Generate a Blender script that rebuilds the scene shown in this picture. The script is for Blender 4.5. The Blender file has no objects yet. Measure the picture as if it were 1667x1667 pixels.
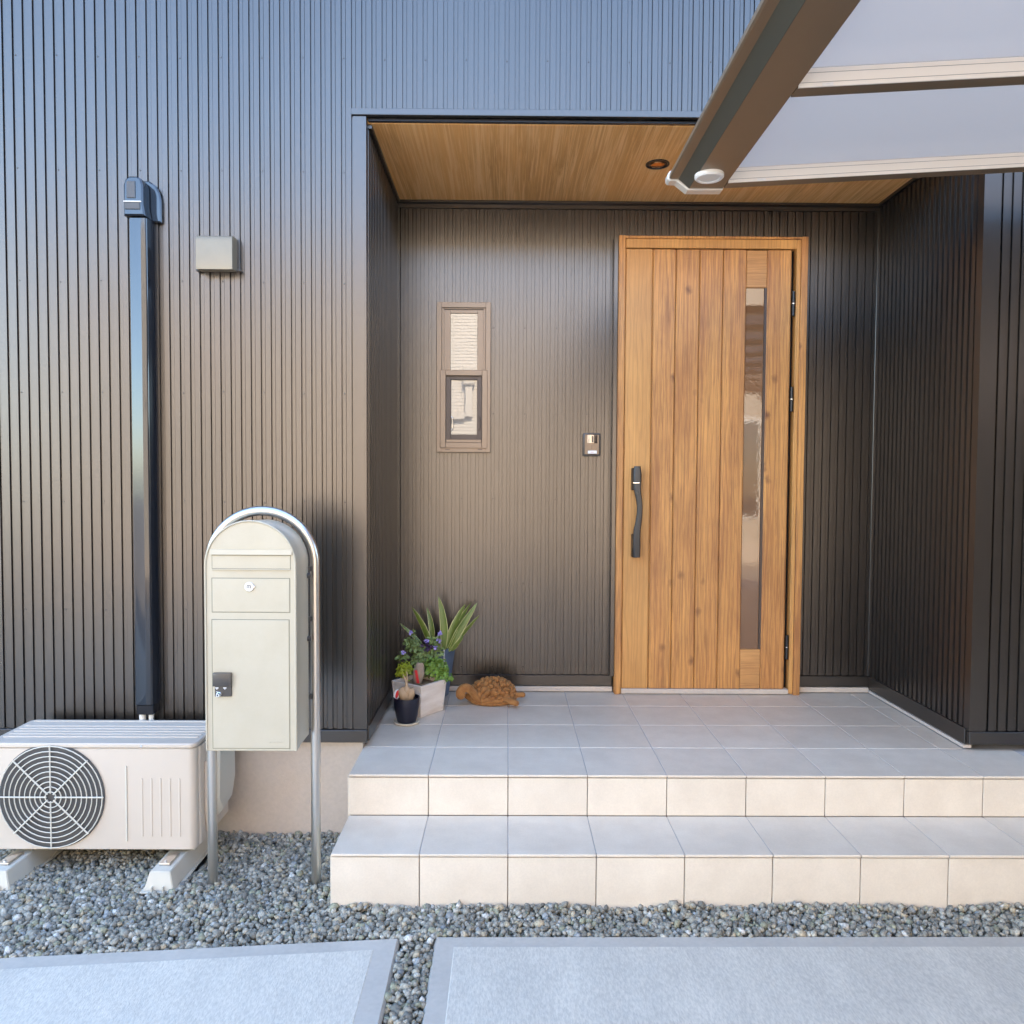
import bpy, bmesh, math, random
import numpy as np
from mathutils import Vector, Matrix
R = math.radians
random.seed(7)
sc = bpy.context.scene
col = sc.collection

# ------------------------------------------------------------------ camera
CF, CP, CY, CR = 1255.48, .03788, .00701, .00576
CL = Vector((.59482, -2.89506, 1.10988))
def cdir(a, b, f=1.0):
    c, s = math.cos(CR), math.sin(CR); x = c*a-s*b; w = s*a+c*b
    c, s = math.cos(CP), math.sin(CP); y = c*f+s*w; z = -s*f+c*w
    c, s = math.cos(CY), math.sin(CY)
    return Vector((c*x+s*y, -s*x+c*y, z))
cam = bpy.data.objects.new('camera', bpy.data.cameras.new('camera'))
col.objects.link(cam); sc.camera = cam
r_, u_, f_ = cdir(1, 0, 0), cdir(0, 1, 0), cdir(0, 0, 1)
m = Matrix((r_, u_, -f_)).transposed().to_4x4(); m.translation = CL
cam.matrix_world = m
cam.data.sensor_width = 36; cam.data.lens = 36*CF/1667
cam.data.clip_start = .05; cam.data.clip_end = 500
def at(u, v, X=None, Y=None, Z=None):
    """measured point of the photograph -> world point on a known plane"""
    d = cdir((u-833.5)/CF, -(v-833.5)/CF)
    i, val = (0, X) if X is not None else (1, Y) if Y is not None else (2, Z)
    return CL + d*((val-CL[i])/d[i])

# ------------------------------------------------------------------ light
SUN_EL, SUN_AZ = 40, 12        # the sun stands behind the house
world = bpy.data.worlds.new('World'); sc.world = world; world.use_nodes = True
wt = world.node_tree; bg = wt.nodes['Background']
sky = wt.nodes.new('ShaderNodeTexSky'); sky.sky_type = 'NISHITA'; sky.sun_disc = False
sky.sun_elevation = R(SUN_EL); sky.sun_rotation = R(SUN_AZ)
sky.air_density = 1.0; sky.dust_density = 1.0; sky.ozone_density = 1.9
wt.links.new(sky.outputs[0], bg.inputs[0]); bg.inputs[1].default_value = .15
sl = bpy.data.lights.new('sun', 'SUN'); sl.energy = 2.35; sl.angle = R(.5); sl.color = (1, .86, .66)
so = bpy.data.objects.new('sun', sl); col.objects.link(so)
sd = Vector((math.sin(R(SUN_AZ))*math.cos(R(SUN_EL)), math.cos(R(SUN_AZ))*math.cos(R(SUN_EL)), math.sin(R(SUN_EL))))
so.rotation_euler = sd.to_track_quat('Z', 'Y').to_euler(); so.location = (0, 3, 12)
sc.view_settings.view_transform = 'Standard'; sc.view_settings.look = 'None'
sc.view_settings.gamma = 1; sc.view_settings.exposure = 3.42
sc.render.engine = 'CYCLES'
sc.cycles.use_denoising = True
sc.cycles.max_bounces = 8; sc.cycles.diffuse_bounces = 5; sc.cycles.glossy_bounces = 4
sc.cycles.sample_clamp_indirect = 12

# ------------------------------------------------------------------ materials
def mat(name, base, rough=.5, metal=0, spec=None, vary=0, vscale=3, vcol=None, bump=0, bscale=60, coat=0,
        crough=.03, stretch=(1, 1, 1), rvary=0, fine=0, fscale=250, rnd=0):
    M = bpy.data.materials.new(name); M.use_nodes = True
    t = M.node_tree; N = t.nodes; L = t.links; P = N['Principled BSDF']
    P.inputs['Roughness'].default_value = rough; P.inputs['Metallic'].default_value = metal
    if spec is not None: P.inputs['Specular IOR Level'].default_value = spec
    P.inputs['Coat Weight'].default_value = coat; P.inputs['Coat Roughness'].default_value = crough
    P.inputs['Base Color'].default_value = (*base, 1)
    tc = N.new('ShaderNodeTexCoord'); oi = N.new('ShaderNodeObjectInfo')
    ad = N.new('ShaderNodeVectorMath'); ad.operation = 'MULTIPLY_ADD'
    L.new(oi.outputs['Random'], ad.inputs[0]); ad.inputs[1].default_value = (37, 51, 73); L.new(tc.outputs['Object'], ad.inputs[2])
    mp = N.new('ShaderNodeMapping'); mp.inputs['Scale'].default_value = stretch; L.new(ad.outputs[0], mp.inputs[0])
    out = None
    def noise(scale, detail=5, rg=.6):
        n = N.new('ShaderNodeTexNoise'); n.inputs['Scale'].default_value = scale
        n.inputs['Detail'].default_value = detail; n.inputs['Roughness'].default_value = rg
        L.new(mp.outputs[0], n.inputs['Vector']); return n
    if vary or fine or rnd:
        n = noise(vscale)
        mr = N.new('ShaderNodeMapRange'); mr.inputs[1].default_value = .3; mr.inputs[2].default_value = .7
        L.new(n.outputs[0], mr.inputs[0])
        mx = N.new('ShaderNodeMix'); mx.data_type = 'RGBA'
        v2 = vcol or tuple(c*(1-vary) for c in base)
        mx.inputs[6].default_value = (*base, 1); mx.inputs[7].default_value = (*v2, 1)
        L.new(mr.outputs[0], mx.inputs[0]); out = mx.outputs[2]
        if fine:
            n2 = noise(fscale, 3)
            m2 = N.new('ShaderNodeMapRange'); m2.inputs[1].default_value = .35; m2.inputs[2].default_value = .65
            m2.inputs[3].default_value = 1-fine; m2.inputs[4].default_value = 1+fine
            L.new(n2.outputs[0], m2.inputs[0])
            mm = N.new('ShaderNodeVectorMath'); mm.operation = 'SCALE'
            L.new(out, mm.inputs[0]); L.new(m2.outputs[0], mm.inputs[3]); out = mm.outputs[0]
        if rnd:
            m3 = N.new('ShaderNodeMapRange'); m3.inputs[3].default_value = 1-rnd; m3.inputs[4].default_value = 1+rnd
            L.new(oi.outputs['Random'], m3.inputs[0])
            m4 = N.new('ShaderNodeVectorMath'); m4.operation = 'SCALE'
            L.new(out, m4.inputs[0]); L.new(m3.outputs[0], m4.inputs[3]); out = m4.outputs[0]
        L.new(out, P.inputs['Base Color'])
    if rvary:
        n = noise(vscale*2)
        m5 = N.new('ShaderNodeMapRange'); m5.inputs[1].default_value = .3; m5.inputs[2].default_value = .7
        m5.inputs[3].default_value = rough-rvary; m5.inputs[4].default_value = rough+rvary
        L.new(n.outputs[0], m5.inputs[0]); L.new(m5.outputs[0], P.inputs['Roughness'])
    if bump:
        n = noise(bscale, 4); b = N.new('ShaderNodeBump'); b.inputs['Strength'].default_value = bump
        b.inputs['Distance'].default_value = .002
        L.new(n.outputs[0], b.inputs['Height']); L.new(b.outputs[0], P.inputs['Normal'])
    return M

def wood(name, light, dark, knot, rough=.45, knots=True, axis='z', gs=1.0, lines=.5):
    M = bpy.data.materials.new(name); M.use_nodes = True
    t = M.node_tree; N = t.nodes; L = t.links; P = N['Principled BSDF']
    tc = N.new('ShaderNodeTexCoord'); oi = N.new('ShaderNodeObjectInfo')
    ad = N.new('ShaderNodeVectorMath'); ad.operation = 'MULTIPLY_ADD'
    L.new(oi.outputs['Random'], ad.inputs[0]); ad.inputs[1].default_value = (37, 51, 73); L.new(tc.outputs['Object'], ad.inputs[2])
    def mapped(sx, sy, sz, src=None):
        mp = N.new('ShaderNodeMapping')
        s = {'z': (sx, sy, sz), 'x': (sz, sy, sx), 'y': (sx, sz, sy)}[axis]
        mp.inputs['Scale'].default_value = s; L.new(src or ad.outputs[0], mp.inputs[0]); return mp.outputs[0]
    def noise(vec, scale=1, detail=5, rg=.6, dist=0):
        n = N.new('ShaderNodeTexNoise'); n.inputs['Scale'].default_value = scale; n.inputs['Detail'].default_value = detail
        n.inputs['Roughness'].default_value = rg; n.inputs['Distortion'].default_value = dist
        L.new(vec, n.inputs['Vector']); return n.outputs[0]
    def rng(v, a, b, c=0., d=1.):
        r = N.new('ShaderNodeMapRange'); r.inputs[1].default_value = a; r.inputs[2].default_value = b
        r.inputs[3].default_value = c; r.inputs[4].default_value = d; L.new(v, r.inputs[0]); return r.outputs[0]
    def mix(f, a, b):
        x = N.new('ShaderNodeMix'); x.data_type = 'RGBA'
        for k, v in ((0, f), (6, a), (7, b)):
            if isinstance(v, tuple): x.inputs[k].default_value = (*v, 1)
            elif isinstance(v, float): x.inputs[k].default_value = v
            else: L.new(v, x.inputs[k])
        return x.outputs[2]
    def mul(a, b):
        x = N.new('ShaderNodeMath'); x.operation = 'MULTIPLY'
        for k, v in ((0, a), (1, b)):
            if isinstance(v, float): x.inputs[k].default_value = v
            else: L.new(v, x.inputs[k])
        return x.outputs[0]
    broad = rng(noise(mapped(14*gs, 14*gs, 1.1*gs), 1, 4, .6, .6), .35, .65)
    c = mix(broad, light, dark)
    patch = rng(noise(mapped(5*gs, 5*gs, 2.2*gs), 1, 3, .5, .3), .42, .7)
    c = mix(mul(patch, .45), c, tuple(min(1, v*1.35) for v in light))
    g1 = rng(noise(mapped(150*gs, 150*gs, 2.6*gs), 1, 6, .7, 1.6), .46, .60)
    c = mix(mul(g1, lines), c, knot)
    g2 = rng(noise(mapped(420*gs, 420*gs, 12*gs), 1, 3, .5), .45, .7)
    c = mix(mul(g2, .28), c, tuple(min(1, v*1.45) for v in light))
    if axis == 'z':
        w_ = N.new('ShaderNodeTexWave'); w_.inputs['Scale'].default_value = 9; w_.inputs['Distortion'].default_value = 9
        w_.inputs['Detail'].default_value = 2; w_.inputs['Detail Scale'].default_value = 1.2
        L.new(mapped(1.6, .2, .16), w_.inputs['Vector'])
        c = mix(mul(rng(w_.outputs['Fac'], .62, .95), .26), c, knot)
    if knots:
        warp = N.new('ShaderNodeVectorMath'); warp.operation = 'MULTIPLY_ADD'
        nn = N.new('ShaderNodeTexNoise'); nn.inputs['Scale'].default_value = 25; L.new(ad.outputs[0], nn.inputs['Vector'])
        L.new(nn.outputs['Color'], warp.inputs[0]); warp.inputs[1].default_value = (.035, .0, .02); L.new(ad.outputs[0], warp.inputs[2])
        v = N.new('ShaderNodeTexVoronoi'); v.inputs['Scale'].default_value = 1; v.inputs['Randomness'].default_value = .8
        L.new(mapped(7.5, .01, 5.2, warp.outputs[0]), v.inputs['Vector'])
        k = rng(v.outputs['Distance'], .02, .17, 1., 0.)
        gate = N.new('ShaderNodeSeparateColor'); L.new(v.outputs['Color'], gate.inputs[0])
        gt = N.new('ShaderNodeMath'); gt.operation = 'GREATER_THAN'; gt.inputs[1].default_value = .25; L.new(gate.outputs[0], gt.inputs[0])
        c = mix(mul(mul(k, gt.outputs[0]), .88), c, knot)
        # faint cross marks like saw tears
        sc_ = rng(noise(mapped(60, 60, 240), 1, 2, .5, 2.), .66, .74)
        c = mix(mul(sc_, .25), c, knot)
    L.new(c, P.inputs['Base Color'])
    P.inputs['Roughness'].default_value = rough
    b = N.new('ShaderNodeBump'); b.inputs['Strength'].default_value = .25; b.inputs['Distance'].default_value = .001
    L.new(g1, b.inputs['Height']); L.new(b.outputs[0], P.inputs['Normal'])
    return M

M = {}
M['clad'] = mat('dark_coated_steel', (.114, .103, .094), .29, .92, vary=.05, vscale=1.5)
M['cladtrim'] = mat('dark_coated_trim', (.114, .103, .094), .29, .92, vary=.05, vscale=1.5)
M['core'] = mat('sheathing', (.03, .027, .025), .7)
M['soffit'] = wood('soffit_woodgrain', (.74, .37, .12), (.55, .26, .075), (.92, .58, .27), .5, False, 'y', .42, .7)
M['door'] = wood('door_oak', (.57, .275, .078), (.36, .145, .045), (.13, .045, .022), .42, True, 'z')
M['doorpale'] = wood('door_oak_pale', (.54, .275, .082), (.46, .22, .062), (.26, .11, .035), .42, False, 'z', 1, .3)
M['doorx'] = wood('door_oak_cross', (.51, .26, .09), (.40, .185, .06), (.20, .08, .03), .42, False, 'x')
M['tile'] = mat('porcelain_tile', (.69, .60, .48), .42, vary=.1, vscale=7, vcol=(.61, .52, .41), fine=.03, fscale=160, bump=.08, bscale=220, rnd=.03, rvary=.05)
M['grout'] = mat('grout', (.30, .235, .18), .9, vary=.3, vscale=25)
M['groutp'] = mat('pale_grout', (.50, .46, .43), .9, vary=.15, vscale=25)
M['found'] = mat('foundation_render', (.56, .47, .385), .85, vary=.12, vscale=4, vcol=(.50, .43, .36), bump=.35, bscale=180, fine=.04, fscale=60)
M['conc'] = mat('broom_concrete', (.60, .555, .46), .75, vary=.2, vscale=6, vcol=(.51, .475, .40), bump=.5, bscale=160, fine=.12, fscale=110, stretch=(1.6, .5, 1))
M['concedge'] = mat('smooth_concrete', (.49, .455, .39), .6, vary=.15, vscale=5, fine=.04, fscale=60, bump=.1)
M['steel'] = mat('brushed_stainless', (.66, .61, .55), .30, 1, vary=.1, vscale=30, stretch=(1, 1, .1))
M['chrome'] = mat('bright_metal', (.85, .84, .82), .12, 1)
M['vent'] = mat('vent_stainless', (.26, .205, .135), .42, .4, vary=.12, vscale=8)
M['box'] = mat('sage_powder_coat', (.46, .41, .305), .33, vary=.10, vscale=9, vcol=(.43, .375, .27), fine=.01, coat=.25, crough=.2)
M['dkplastic'] = mat('brown_black_plastic', (.055, .048, .042), .32)
M['blk'] = mat('black_plastic', (.012, .012, .014), .22)
M['blkgloss'] = mat('gloss_black_metal', (.012, .012, .013), .36)
M['duct'] = mat('glossy_black_duct', (.012, .013, .016), .10, spec=.6, coat=.3, crough=.04)
M['ac'] = mat('ivory_plastic', (.56, .475, .38), .42, vary=.05, vscale=4, bump=.06, bscale=300)
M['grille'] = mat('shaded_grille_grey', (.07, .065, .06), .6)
M['acw'] = mat('pale_plastic', (.56, .52, .43), .45)
M['rope'] = mat('pipe_insulation', (.7, .66, .58), .8)
M['bronze'] = mat('bronze_aluminium', (.235, .165, .105), .38, .3, vary=.08, vscale=5)
M['band'] = mat('dark_bronze_band', (.065, .06, .045), .5)
M['creambar'] = mat('cream_aluminium', (.86, .80, .72), .4, vary=.04)
M['cap'] = mat('cap_aluminium', (.74, .66, .56), .35, .3)
M['frame'] = mat('tan_window_aluminium', (.27, .197, .135), .38, .3, vary=.05, vscale=6)
M['dframe'] = mat('dark_bronze_sash', (.075, .055, .045), .4, .3)
M['white'] = mat('white_plastic', (.78, .75, .70), .35)
M['lens'] = mat('frosted_lens', (.74, .70, .62), .3)
M['smoked'] = mat('smoked_chrome', (.30, .27, .25), .1, 1)
M['copper'] = mat('amber_reflector', (.55, .28, .12), .12, 1)
M['sticker'] = mat('sticker_paper', (.8, .79, .77), .5)
M['ink'] = mat('printed_ink', (.25, .24, .24), .6)
M['inkpale'] = mat('pale_ink', (.7, .7, .7), .6)
M['redink'] = mat('faint_red_ink', (.6, .35, .3), .6)
M['paint'] = mat('whitewashed_wood', (.84, .75, .65), .75, vary=.3, vscale=5, vcol=(.60, .48, .37), bump=.4, bscale=30, fine=.05, stretch=(1, 1, 5))
M['navy'] = mat('navy_black_ceramic', (.010, .010, .020), .35)
M['saucer'] = mat('cream_saucer', (.72, .63, .48), .4)
M['bluepot'] = mat('slate_blue_planter', (.15, .20, .29), .5, vary=.12, vscale=9)
M['soil'] = mat('bark_chips', (.30, .19, .10), .9, vary=.5, vscale=60, bump=1, bscale=90)
M['bulb'] = mat('caudex_bark', (.50, .35, .21), .7, vary=.3, vscale=16, vcol=(.40, .25, .13), bump=.3, bscale=50)
M['stone'] = mat('fibrous_driftwood', (.36, .27, .19), .9, vary=.4, vscale=25, bump=1, bscale=70)
M['red'] = mat('red_plastic', (.62, .02, .025), .4)
M['leafA'] = mat('chartreuse_leaf', (.44, .50, .03), .5, vary=.4, vscale=22)
M['leafB'] = mat('round_green_leaf', (.21, .35, .045), .45, vary=.5, vscale=22)
M['leafC'] = mat('grey_green_leaf', (.23, .32, .095), .55, vary=.45, vscale=22)
M['leafP'] = mat('purple_leaf', (.035, .012, .045), .5)
M['stem'] = mat('green_stem', (.16, .2, .09), .6)
M['flower'] = mat('lilac_petal', (.42, .34, .70), .6)
M['bud'] = mat('cream_bud', (.6, .5, .4), .6)
M['leafD'] = mat('strap_leaf_green', (.16, .22, .03), .38, vary=.45, vscale=14, stretch=(1, 1, .2))
M['leafE'] = mat('strap_leaf_margin', (.56, .53, .22), .45)
M['asph'] = mat('asphalt', (.27, .235, .195), .9, vary=.2, vscale=.7, fine=.1, fscale=40)
M['siding'] = mat('cream_siding', (.48, .42, .34), .6, vary=.06, vscale=1.0)
M['roof'] = mat('dark_roofing', (.07, .07, .075), .6)
M['gl'] = mat('window_pane_dark', (.03, .035, .04), .03, spec=.8)

# fur of the plush toy
def furmat():
    m_ = mat('chenille_plush', (.40, .185, .055), .95, vary=.45, vscale=30, vcol=(.23, .085, .02), bump=1, bscale=420, fine=.22, fscale=420)
    P = m_.node_tree.nodes['Principled BSDF']; P.inputs['Sheen Weight'].default_value = .5
    P.inputs['Sheen Tint'].default_value = (.9, .6, .3, 1); P.inputs['Sheen Roughness'].default_value = .4
    return m_
M['fur'] = furmat()

def panemat(name, base, bumpscale, bumpstr, stretch=(1, 1, 1), rough=.0, ior=1.75):
    m_ = bpy.data.materials.new(name); m_.use_nodes = True
    t = m_.node_tree; N = t.nodes; L = t.links; P = N['Principled BSDF']
    P.inputs['Base Color'].default_value = (*base, 1); P.inputs['Roughness'].default_value = rough
    P.inputs['IOR'].default_value = ior; P.inputs['Coat Weight'].default_value = .6; P.inputs['Coat Roughness'].default_value = rough
    tc = N.new('ShaderNodeTexCoord'); mp = N.new('ShaderNodeMapping'); mp.inputs['Scale'].default_value = stretch
    L.new(tc.outputs['Object'], mp.inputs[0])
    n = N.new('ShaderNodeTexNoise'); n.inputs['Scale'].default_value = bumpscale; n.inputs['Detail'].default_value = 2
    L.new(mp.outputs[0], n.inputs['Vector'])
    b = N.new('ShaderNodeBump'); b.inputs['Strength'].default_value = bumpstr; b.inputs['Distance'].default_value = .001
    L.new(n.outputs[0], b.inputs['Height']); L.new(b.outputs[0], P.inputs['Normal']); L.new(b.outputs[0], P.inputs['Coat Normal'])
    return m_
M['pane'] = panemat('reflective_window_glass', (.26, .23, .19), 9, .07, ior=1.95)
M['doorpane'] = panemat('rippled_door_glass', (.17, .085, .04), 60, .09, ior=1.65)

def polymat():
    m_ = bpy.data.materials.new('smoked_polycarbonate'); m_.use_nodes = True
    t = m_.node_tree; N = t.nodes; L = t.links; P = N['Principled BSDF']
    P.inputs['Base Color'].default_value = (.34, .29, .24, 1); P.inputs['Roughness'].default_value = .16
    tr = N.new('ShaderNodeBsdfTranslucent'); tr.inputs[0].default_value = (.80, .68, .58, 1)
    mx = N.new('ShaderNodeMixShader'); mx.inputs[0].default_value = .74
    L.new(P.outputs[0], mx.inputs[1]); L.new(tr.outputs[0], mx.inputs[2]); L.new(mx.outputs[0], N['Material Output'].inputs[0])
    return m_
M['poly'] = polymat()
M['bronze2'] = mat('dark_blocker_brown', (.045, .035, .03), .7)

def gravelmat():
    m_ = mat('crushed_grey_green_stone', (.2, .2, .2), .75, bump=.6, bscale=260)
    t = m_.node_tree; N = t.nodes; L = t.links; P = N['Principled BSDF']
    a = N.new('ShaderNodeAttribute'); a.attribute_name = 'stone_colour'
    n = N.new('ShaderNodeTexNoise'); n.inputs['Scale'].default_value = 160; n.inputs['Detail'].default_value = 4
    tc = N.new('ShaderNodeTexCoord'); L.new(tc.outputs['Object'], n.inputs['Vector'])
    r = N.new('ShaderNodeMapRange'); r.inputs[1].default_value = .3; r.inputs[2].default_value = .7
    r.inputs[3].default_value = .65; r.inputs[4].default_value = 1.35; L.new(n.outputs[0], r.inputs[0])
    s = N.new('ShaderNodeVectorMath'); s.operation = 'SCALE'; L.new(a.outputs['Color'], s.inputs[0]); L.new(r.outputs[0], s.inputs[3])
    L.new(s.outputs[0], P.inputs['Base Color'])
    return m_
M['gravel'] = gravelmat()

# ------------------------------------------------------------------ mesh helpers
class MB:
    def __init__(s): s.bm = bmesh.new()
    def box(s, x0, x1, y0, y1, z0, z1, bev=0, seg=1):
        b = bmesh.new(); bmesh.ops.create_cube(b, size=1)
        for v in b.verts:
            v.co = Vector((x0+(v.co.x+.5)*(x1-x0), y0+(v.co.y+.5)*(y1-y0), z0+(v.co.z+.5)*(z1-z0)))
        if bev: bmesh.ops.bevel(b, geom=b.edges[:], offset=bev, segments=seg, affect='EDGES', profile=.5)
        return s.add(b)
    def add(s, b, mtx=None):
        if mtx: b.transform(mtx)
        me = bpy.data.meshes.new('t'); b.to_mesh(me); b.free(); s.bm.from_mesh(me); bpy.data.meshes.remove(me); return s
    def prism(s, pts, a0, a1, axis='y', bev=0):
        """pts: closed 2-D outline; axis: extrusion axis. x-axis: pts=(y,z); y-axis: pts=(x,z); z-axis: pts=(x,y)"""
        f = {'x': lambda p, a: (a, p[0], p[1]), 'y': lambda p, a: (p[0], a, p[1]), 'z': lambda p, a: (p[0], p[1], a)}[axis]
        b = bmesh.new()
        A = [b.verts.new(f(p, a0)) for p in pts]; B = [b.verts.new(f(p, a1)) for p in pts]; n = len(pts)
        b.faces.new(A); b.faces.new(B[::-1])
        for i in range(n): b.faces.new((A[i], B[i], B[(i+1) % n], A[(i+1) % n]))
        bmesh.ops.recalc_face_normals(b, faces=b.faces[:])
        if bev:
            es = [e for e in b.edges if all((v in A) for v in e.verts) or all((v in B) for v in e.verts)]
            bmesh.ops.bevel(b, geom=es, offset=bev, segments=1, affect='EDGES')
        return s.add(b)
    def strip(s, pts, a0, a1):
        """open profile (x,y) swept in z"""
        b = s.bm
        A = [b.verts.new((p[0], p[1], a0)) for p in pts]; B = [b.verts.new((p[0], p[1], a1)) for p in pts]
        for i in range(len(pts)-1): b.faces.new((A[i], A[i+1], B[i+1], B[i]))
        return s
    def tube(s, pts, rad, n=10, closed=False, caps=True, sx=1, sy=1):
        pts = [Vector(p) for p in pts]; b = s.bm; rings = []
        up = Vector((0, 0, 1)); k = len(pts)
        prev = None
        for i, p in enumerate(pts):
            d = (pts[min(i+1, k-1)]-pts[max(i-1, 0)]).normalized()
            if prev is None:
                a = d.cross(up if abs(d.z) < .9 else Vector((0, 1, 0))).normalized()
            else:
                a = (prev - d*prev.dot(d)).normalized()
            prev = a; c = d.cross(a).normalized(); r = rad[i] if isinstance(rad, (list, tuple)) else rad
            rings.append([b.verts.new(p+a*math.cos(2*math.pi*j/n)*r*sx+c*math.sin(2*math.pi*j/n)*r*sy) for j in range(n)])
        for i in range(k-1):
            for j in range(n): b.faces.new((rings[i][j], rings[i][(j+1) % n], rings[i+1][(j+1) % n], rings[i+1][j]))
        if caps: b.faces.new(rings[0][::-1]); b.faces.new(rings[-1])
        return s
    def lathe(s, prof, cx, cy, n=32, axis='z', cz=0):
        b = s.bm; rings = []
        for r, h in prof:
            ring = []
            for j in range(n):
                a = 2*math.pi*j/n; c, d = math.cos(a)*r, math.sin(a)*r
                ring.append(b.verts.new({'z': (cx+c, cy+d, cz+h), 'y': (cx+c, cy+h, cz+d), 'x': (cx+h, cy+c, cz+d)}[axis]))
            rings.append(ring)
        for i in range(len(prof)-1):
            for j in range(n): b.faces.new((rings[i][j], rings[i][(j+1) % n], rings[i+1][(j+1) % n], rings[i+1][j]))
        b.faces.new(rings[0][::-1]); b.faces.new(rings[-1]); return s

WP = {}
def tag(o, label=None, cat=None, group=None, kind=None):
    if label: o['label'] = label
    if cat: o['category'] = cat
    if group: o['group'] = group
    if kind: o['kind'] = kind
    return o
def thing(name, loc, label, cat, group=None):
    o = bpy.data.objects.new(name, None); col.objects.link(o); o.location = loc; o.empty_display_size = .05
    WP[o.name] = Vector(loc); return tag(o, label, cat, group)
def part(name, mb, m_, parent=None, smooth=False, origin=None, label=None, kind=None, flip=True):
    bm = mb.bm if isinstance(mb, MB) else mb
    if flip: bmesh.ops.recalc_face_normals(bm, faces=bm.faces[:])
    cs = [v.co for v in bm.verts]
    c = Vector(origin) if origin else Vector([(min(v[i] for v in cs)+max(v[i] for v in cs))/2 for i in range(3)])
    bmesh.ops.translate(bm, verts=bm.verts[:], vec=-c)
    me = bpy.data.meshes.new(name); bm.to_mesh(me); bm.free()
    if smooth:
        me.polygons.foreach_set('use_smooth', [True]*len(me.polygons))
        if smooth != 'all': me.set_sharp_from_angle(angle=R(38))
    for q in (m_ if isinstance(m_, list) else [m_]): me.materials.append(q)
    o = bpy.data.objects.new(name, me); col.objects.link(o)
    if parent: o.parent = parent; o.location = c-WP[parent.name]
    else: o.location = c
    WP[o.name] = c
    if label: o['label'] = label
    if kind: o['kind'] = kind
    return o
def again(o, c, parent=None):
    n = o.copy(); col.objects.link(n); parent = parent or o.parent; n.parent = parent
    n.location = Vector(c)-WP[parent.name]; WP[n.name] = Vector(c); return n

# ------------------------------------------------------------------ setting: ground, street
FR, BK, XL, XR, SZ = .29, 1.18, .014, 2.538, 2.572       # house front, alcove back, sides, soffit height
g = MB(); g.box(-60, 60, -60, 60, -.9, -.405)
tag(part('ground', g, M['asph']), kind='structure')

def slab(outline, inner, name):
    """concrete slab with a smooth edge band and a brushed field"""
    z0, z1 = -.44, -.343
    b = bmesh.new()
    def ring(pts, z): return [b.verts.new((p[0], p[1], z)) for p in pts]
    cen = Vector((sum(p[0] for p in outline)/4, sum(p[1] for p in outline)/4))
    def shrink(pts, d):
        out = []; n = len(pts)
        for i in range(n):
            p0, p1, p2 = Vector(pts[i-1]), Vector(pts[i]), Vector(pts[(i+1) % n])
            e1 = (p1-p0).normalized(); e2 = (p2-p1).normalized()
            n1 = Vector((-e1.y, e1.x)); n2 = Vector((-e2.y, e2.x))
            bis = (n1+n2).normalized(); out.append(tuple(p1+bis*d/max(.3, bis.dot(n1))))
        return out
    A = ring(outline, z0); B = ring(outline, z1-.012); C = ring(shrink(outline, .008), z1)
    D = ring(inner, z1); E = ring(shrink(inner, .003), z1+.0015); n = 4
    for P_, Q_ in ((A, B), (B, C), (C, D)):
        for i in range(n): b.faces.new((P_[i], P_[(i+1) % n], Q_[(i+1) % n], Q_[i]))
    fs = []
    for i in range(n): fs.append(b.faces.new((D[i], D[(i+1) % n], E[(i+1) % n], E[i])))
    fs.append(b.faces.new(E)); b.faces.new(A[::-1])
    for f in fs: f.material_index = 1
    return tag(part(name, b, [M['concedge'], M['conc']], smooth=False, flip=False), kind='structure')
slab([(-4.2, -6.2), (.30, -6.2), (.262, -.481), (-4.2, -.87)], [(-4.1, -6.1), (.215, -6.1), (.190, -.548), (-4.1, -.935)], 'left_paving')
slab([(.365, -6.2), (6.0, -6.2), (6.0, -.452), (.372, -.474)], [(.43, -6.1), (5.9, -6.1), (5.9, -.514), (.437, -.533)], 'right_paving')

# ------------------------------------------------------------------ the house
house = thing('house', (1.2, FR, -.4), 'dark ribbed metal clad house front with recessed entrance', 'house')
HT = 5.6
def core(x0, x1, y0, y1, z0, z1): part('wall', MB().box(x0, x1, y0, y1, z0, z1), M['core'], house)
core(-4.5, XL-.03, FR+.02, 8.0, .05, HT)
core(XR+.03, 7.0, FR+.02, 8.0, .05, HT)
core(XL-.03, XR+.03, BK+.02, 8.0, .005, SZ+.05)
core(XL-.03, XR+.03, FR+.02, 8.0, SZ+.05, HT)
part('foundation', MB().box(-4.5, -.002, FR+.012, FR+.3, -.5, .028), M['found'], house)
part('foundation', MB().box(2.9, 7.0, FR+.012, FR+.3, -.5, .028), M['found'], house)

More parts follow.
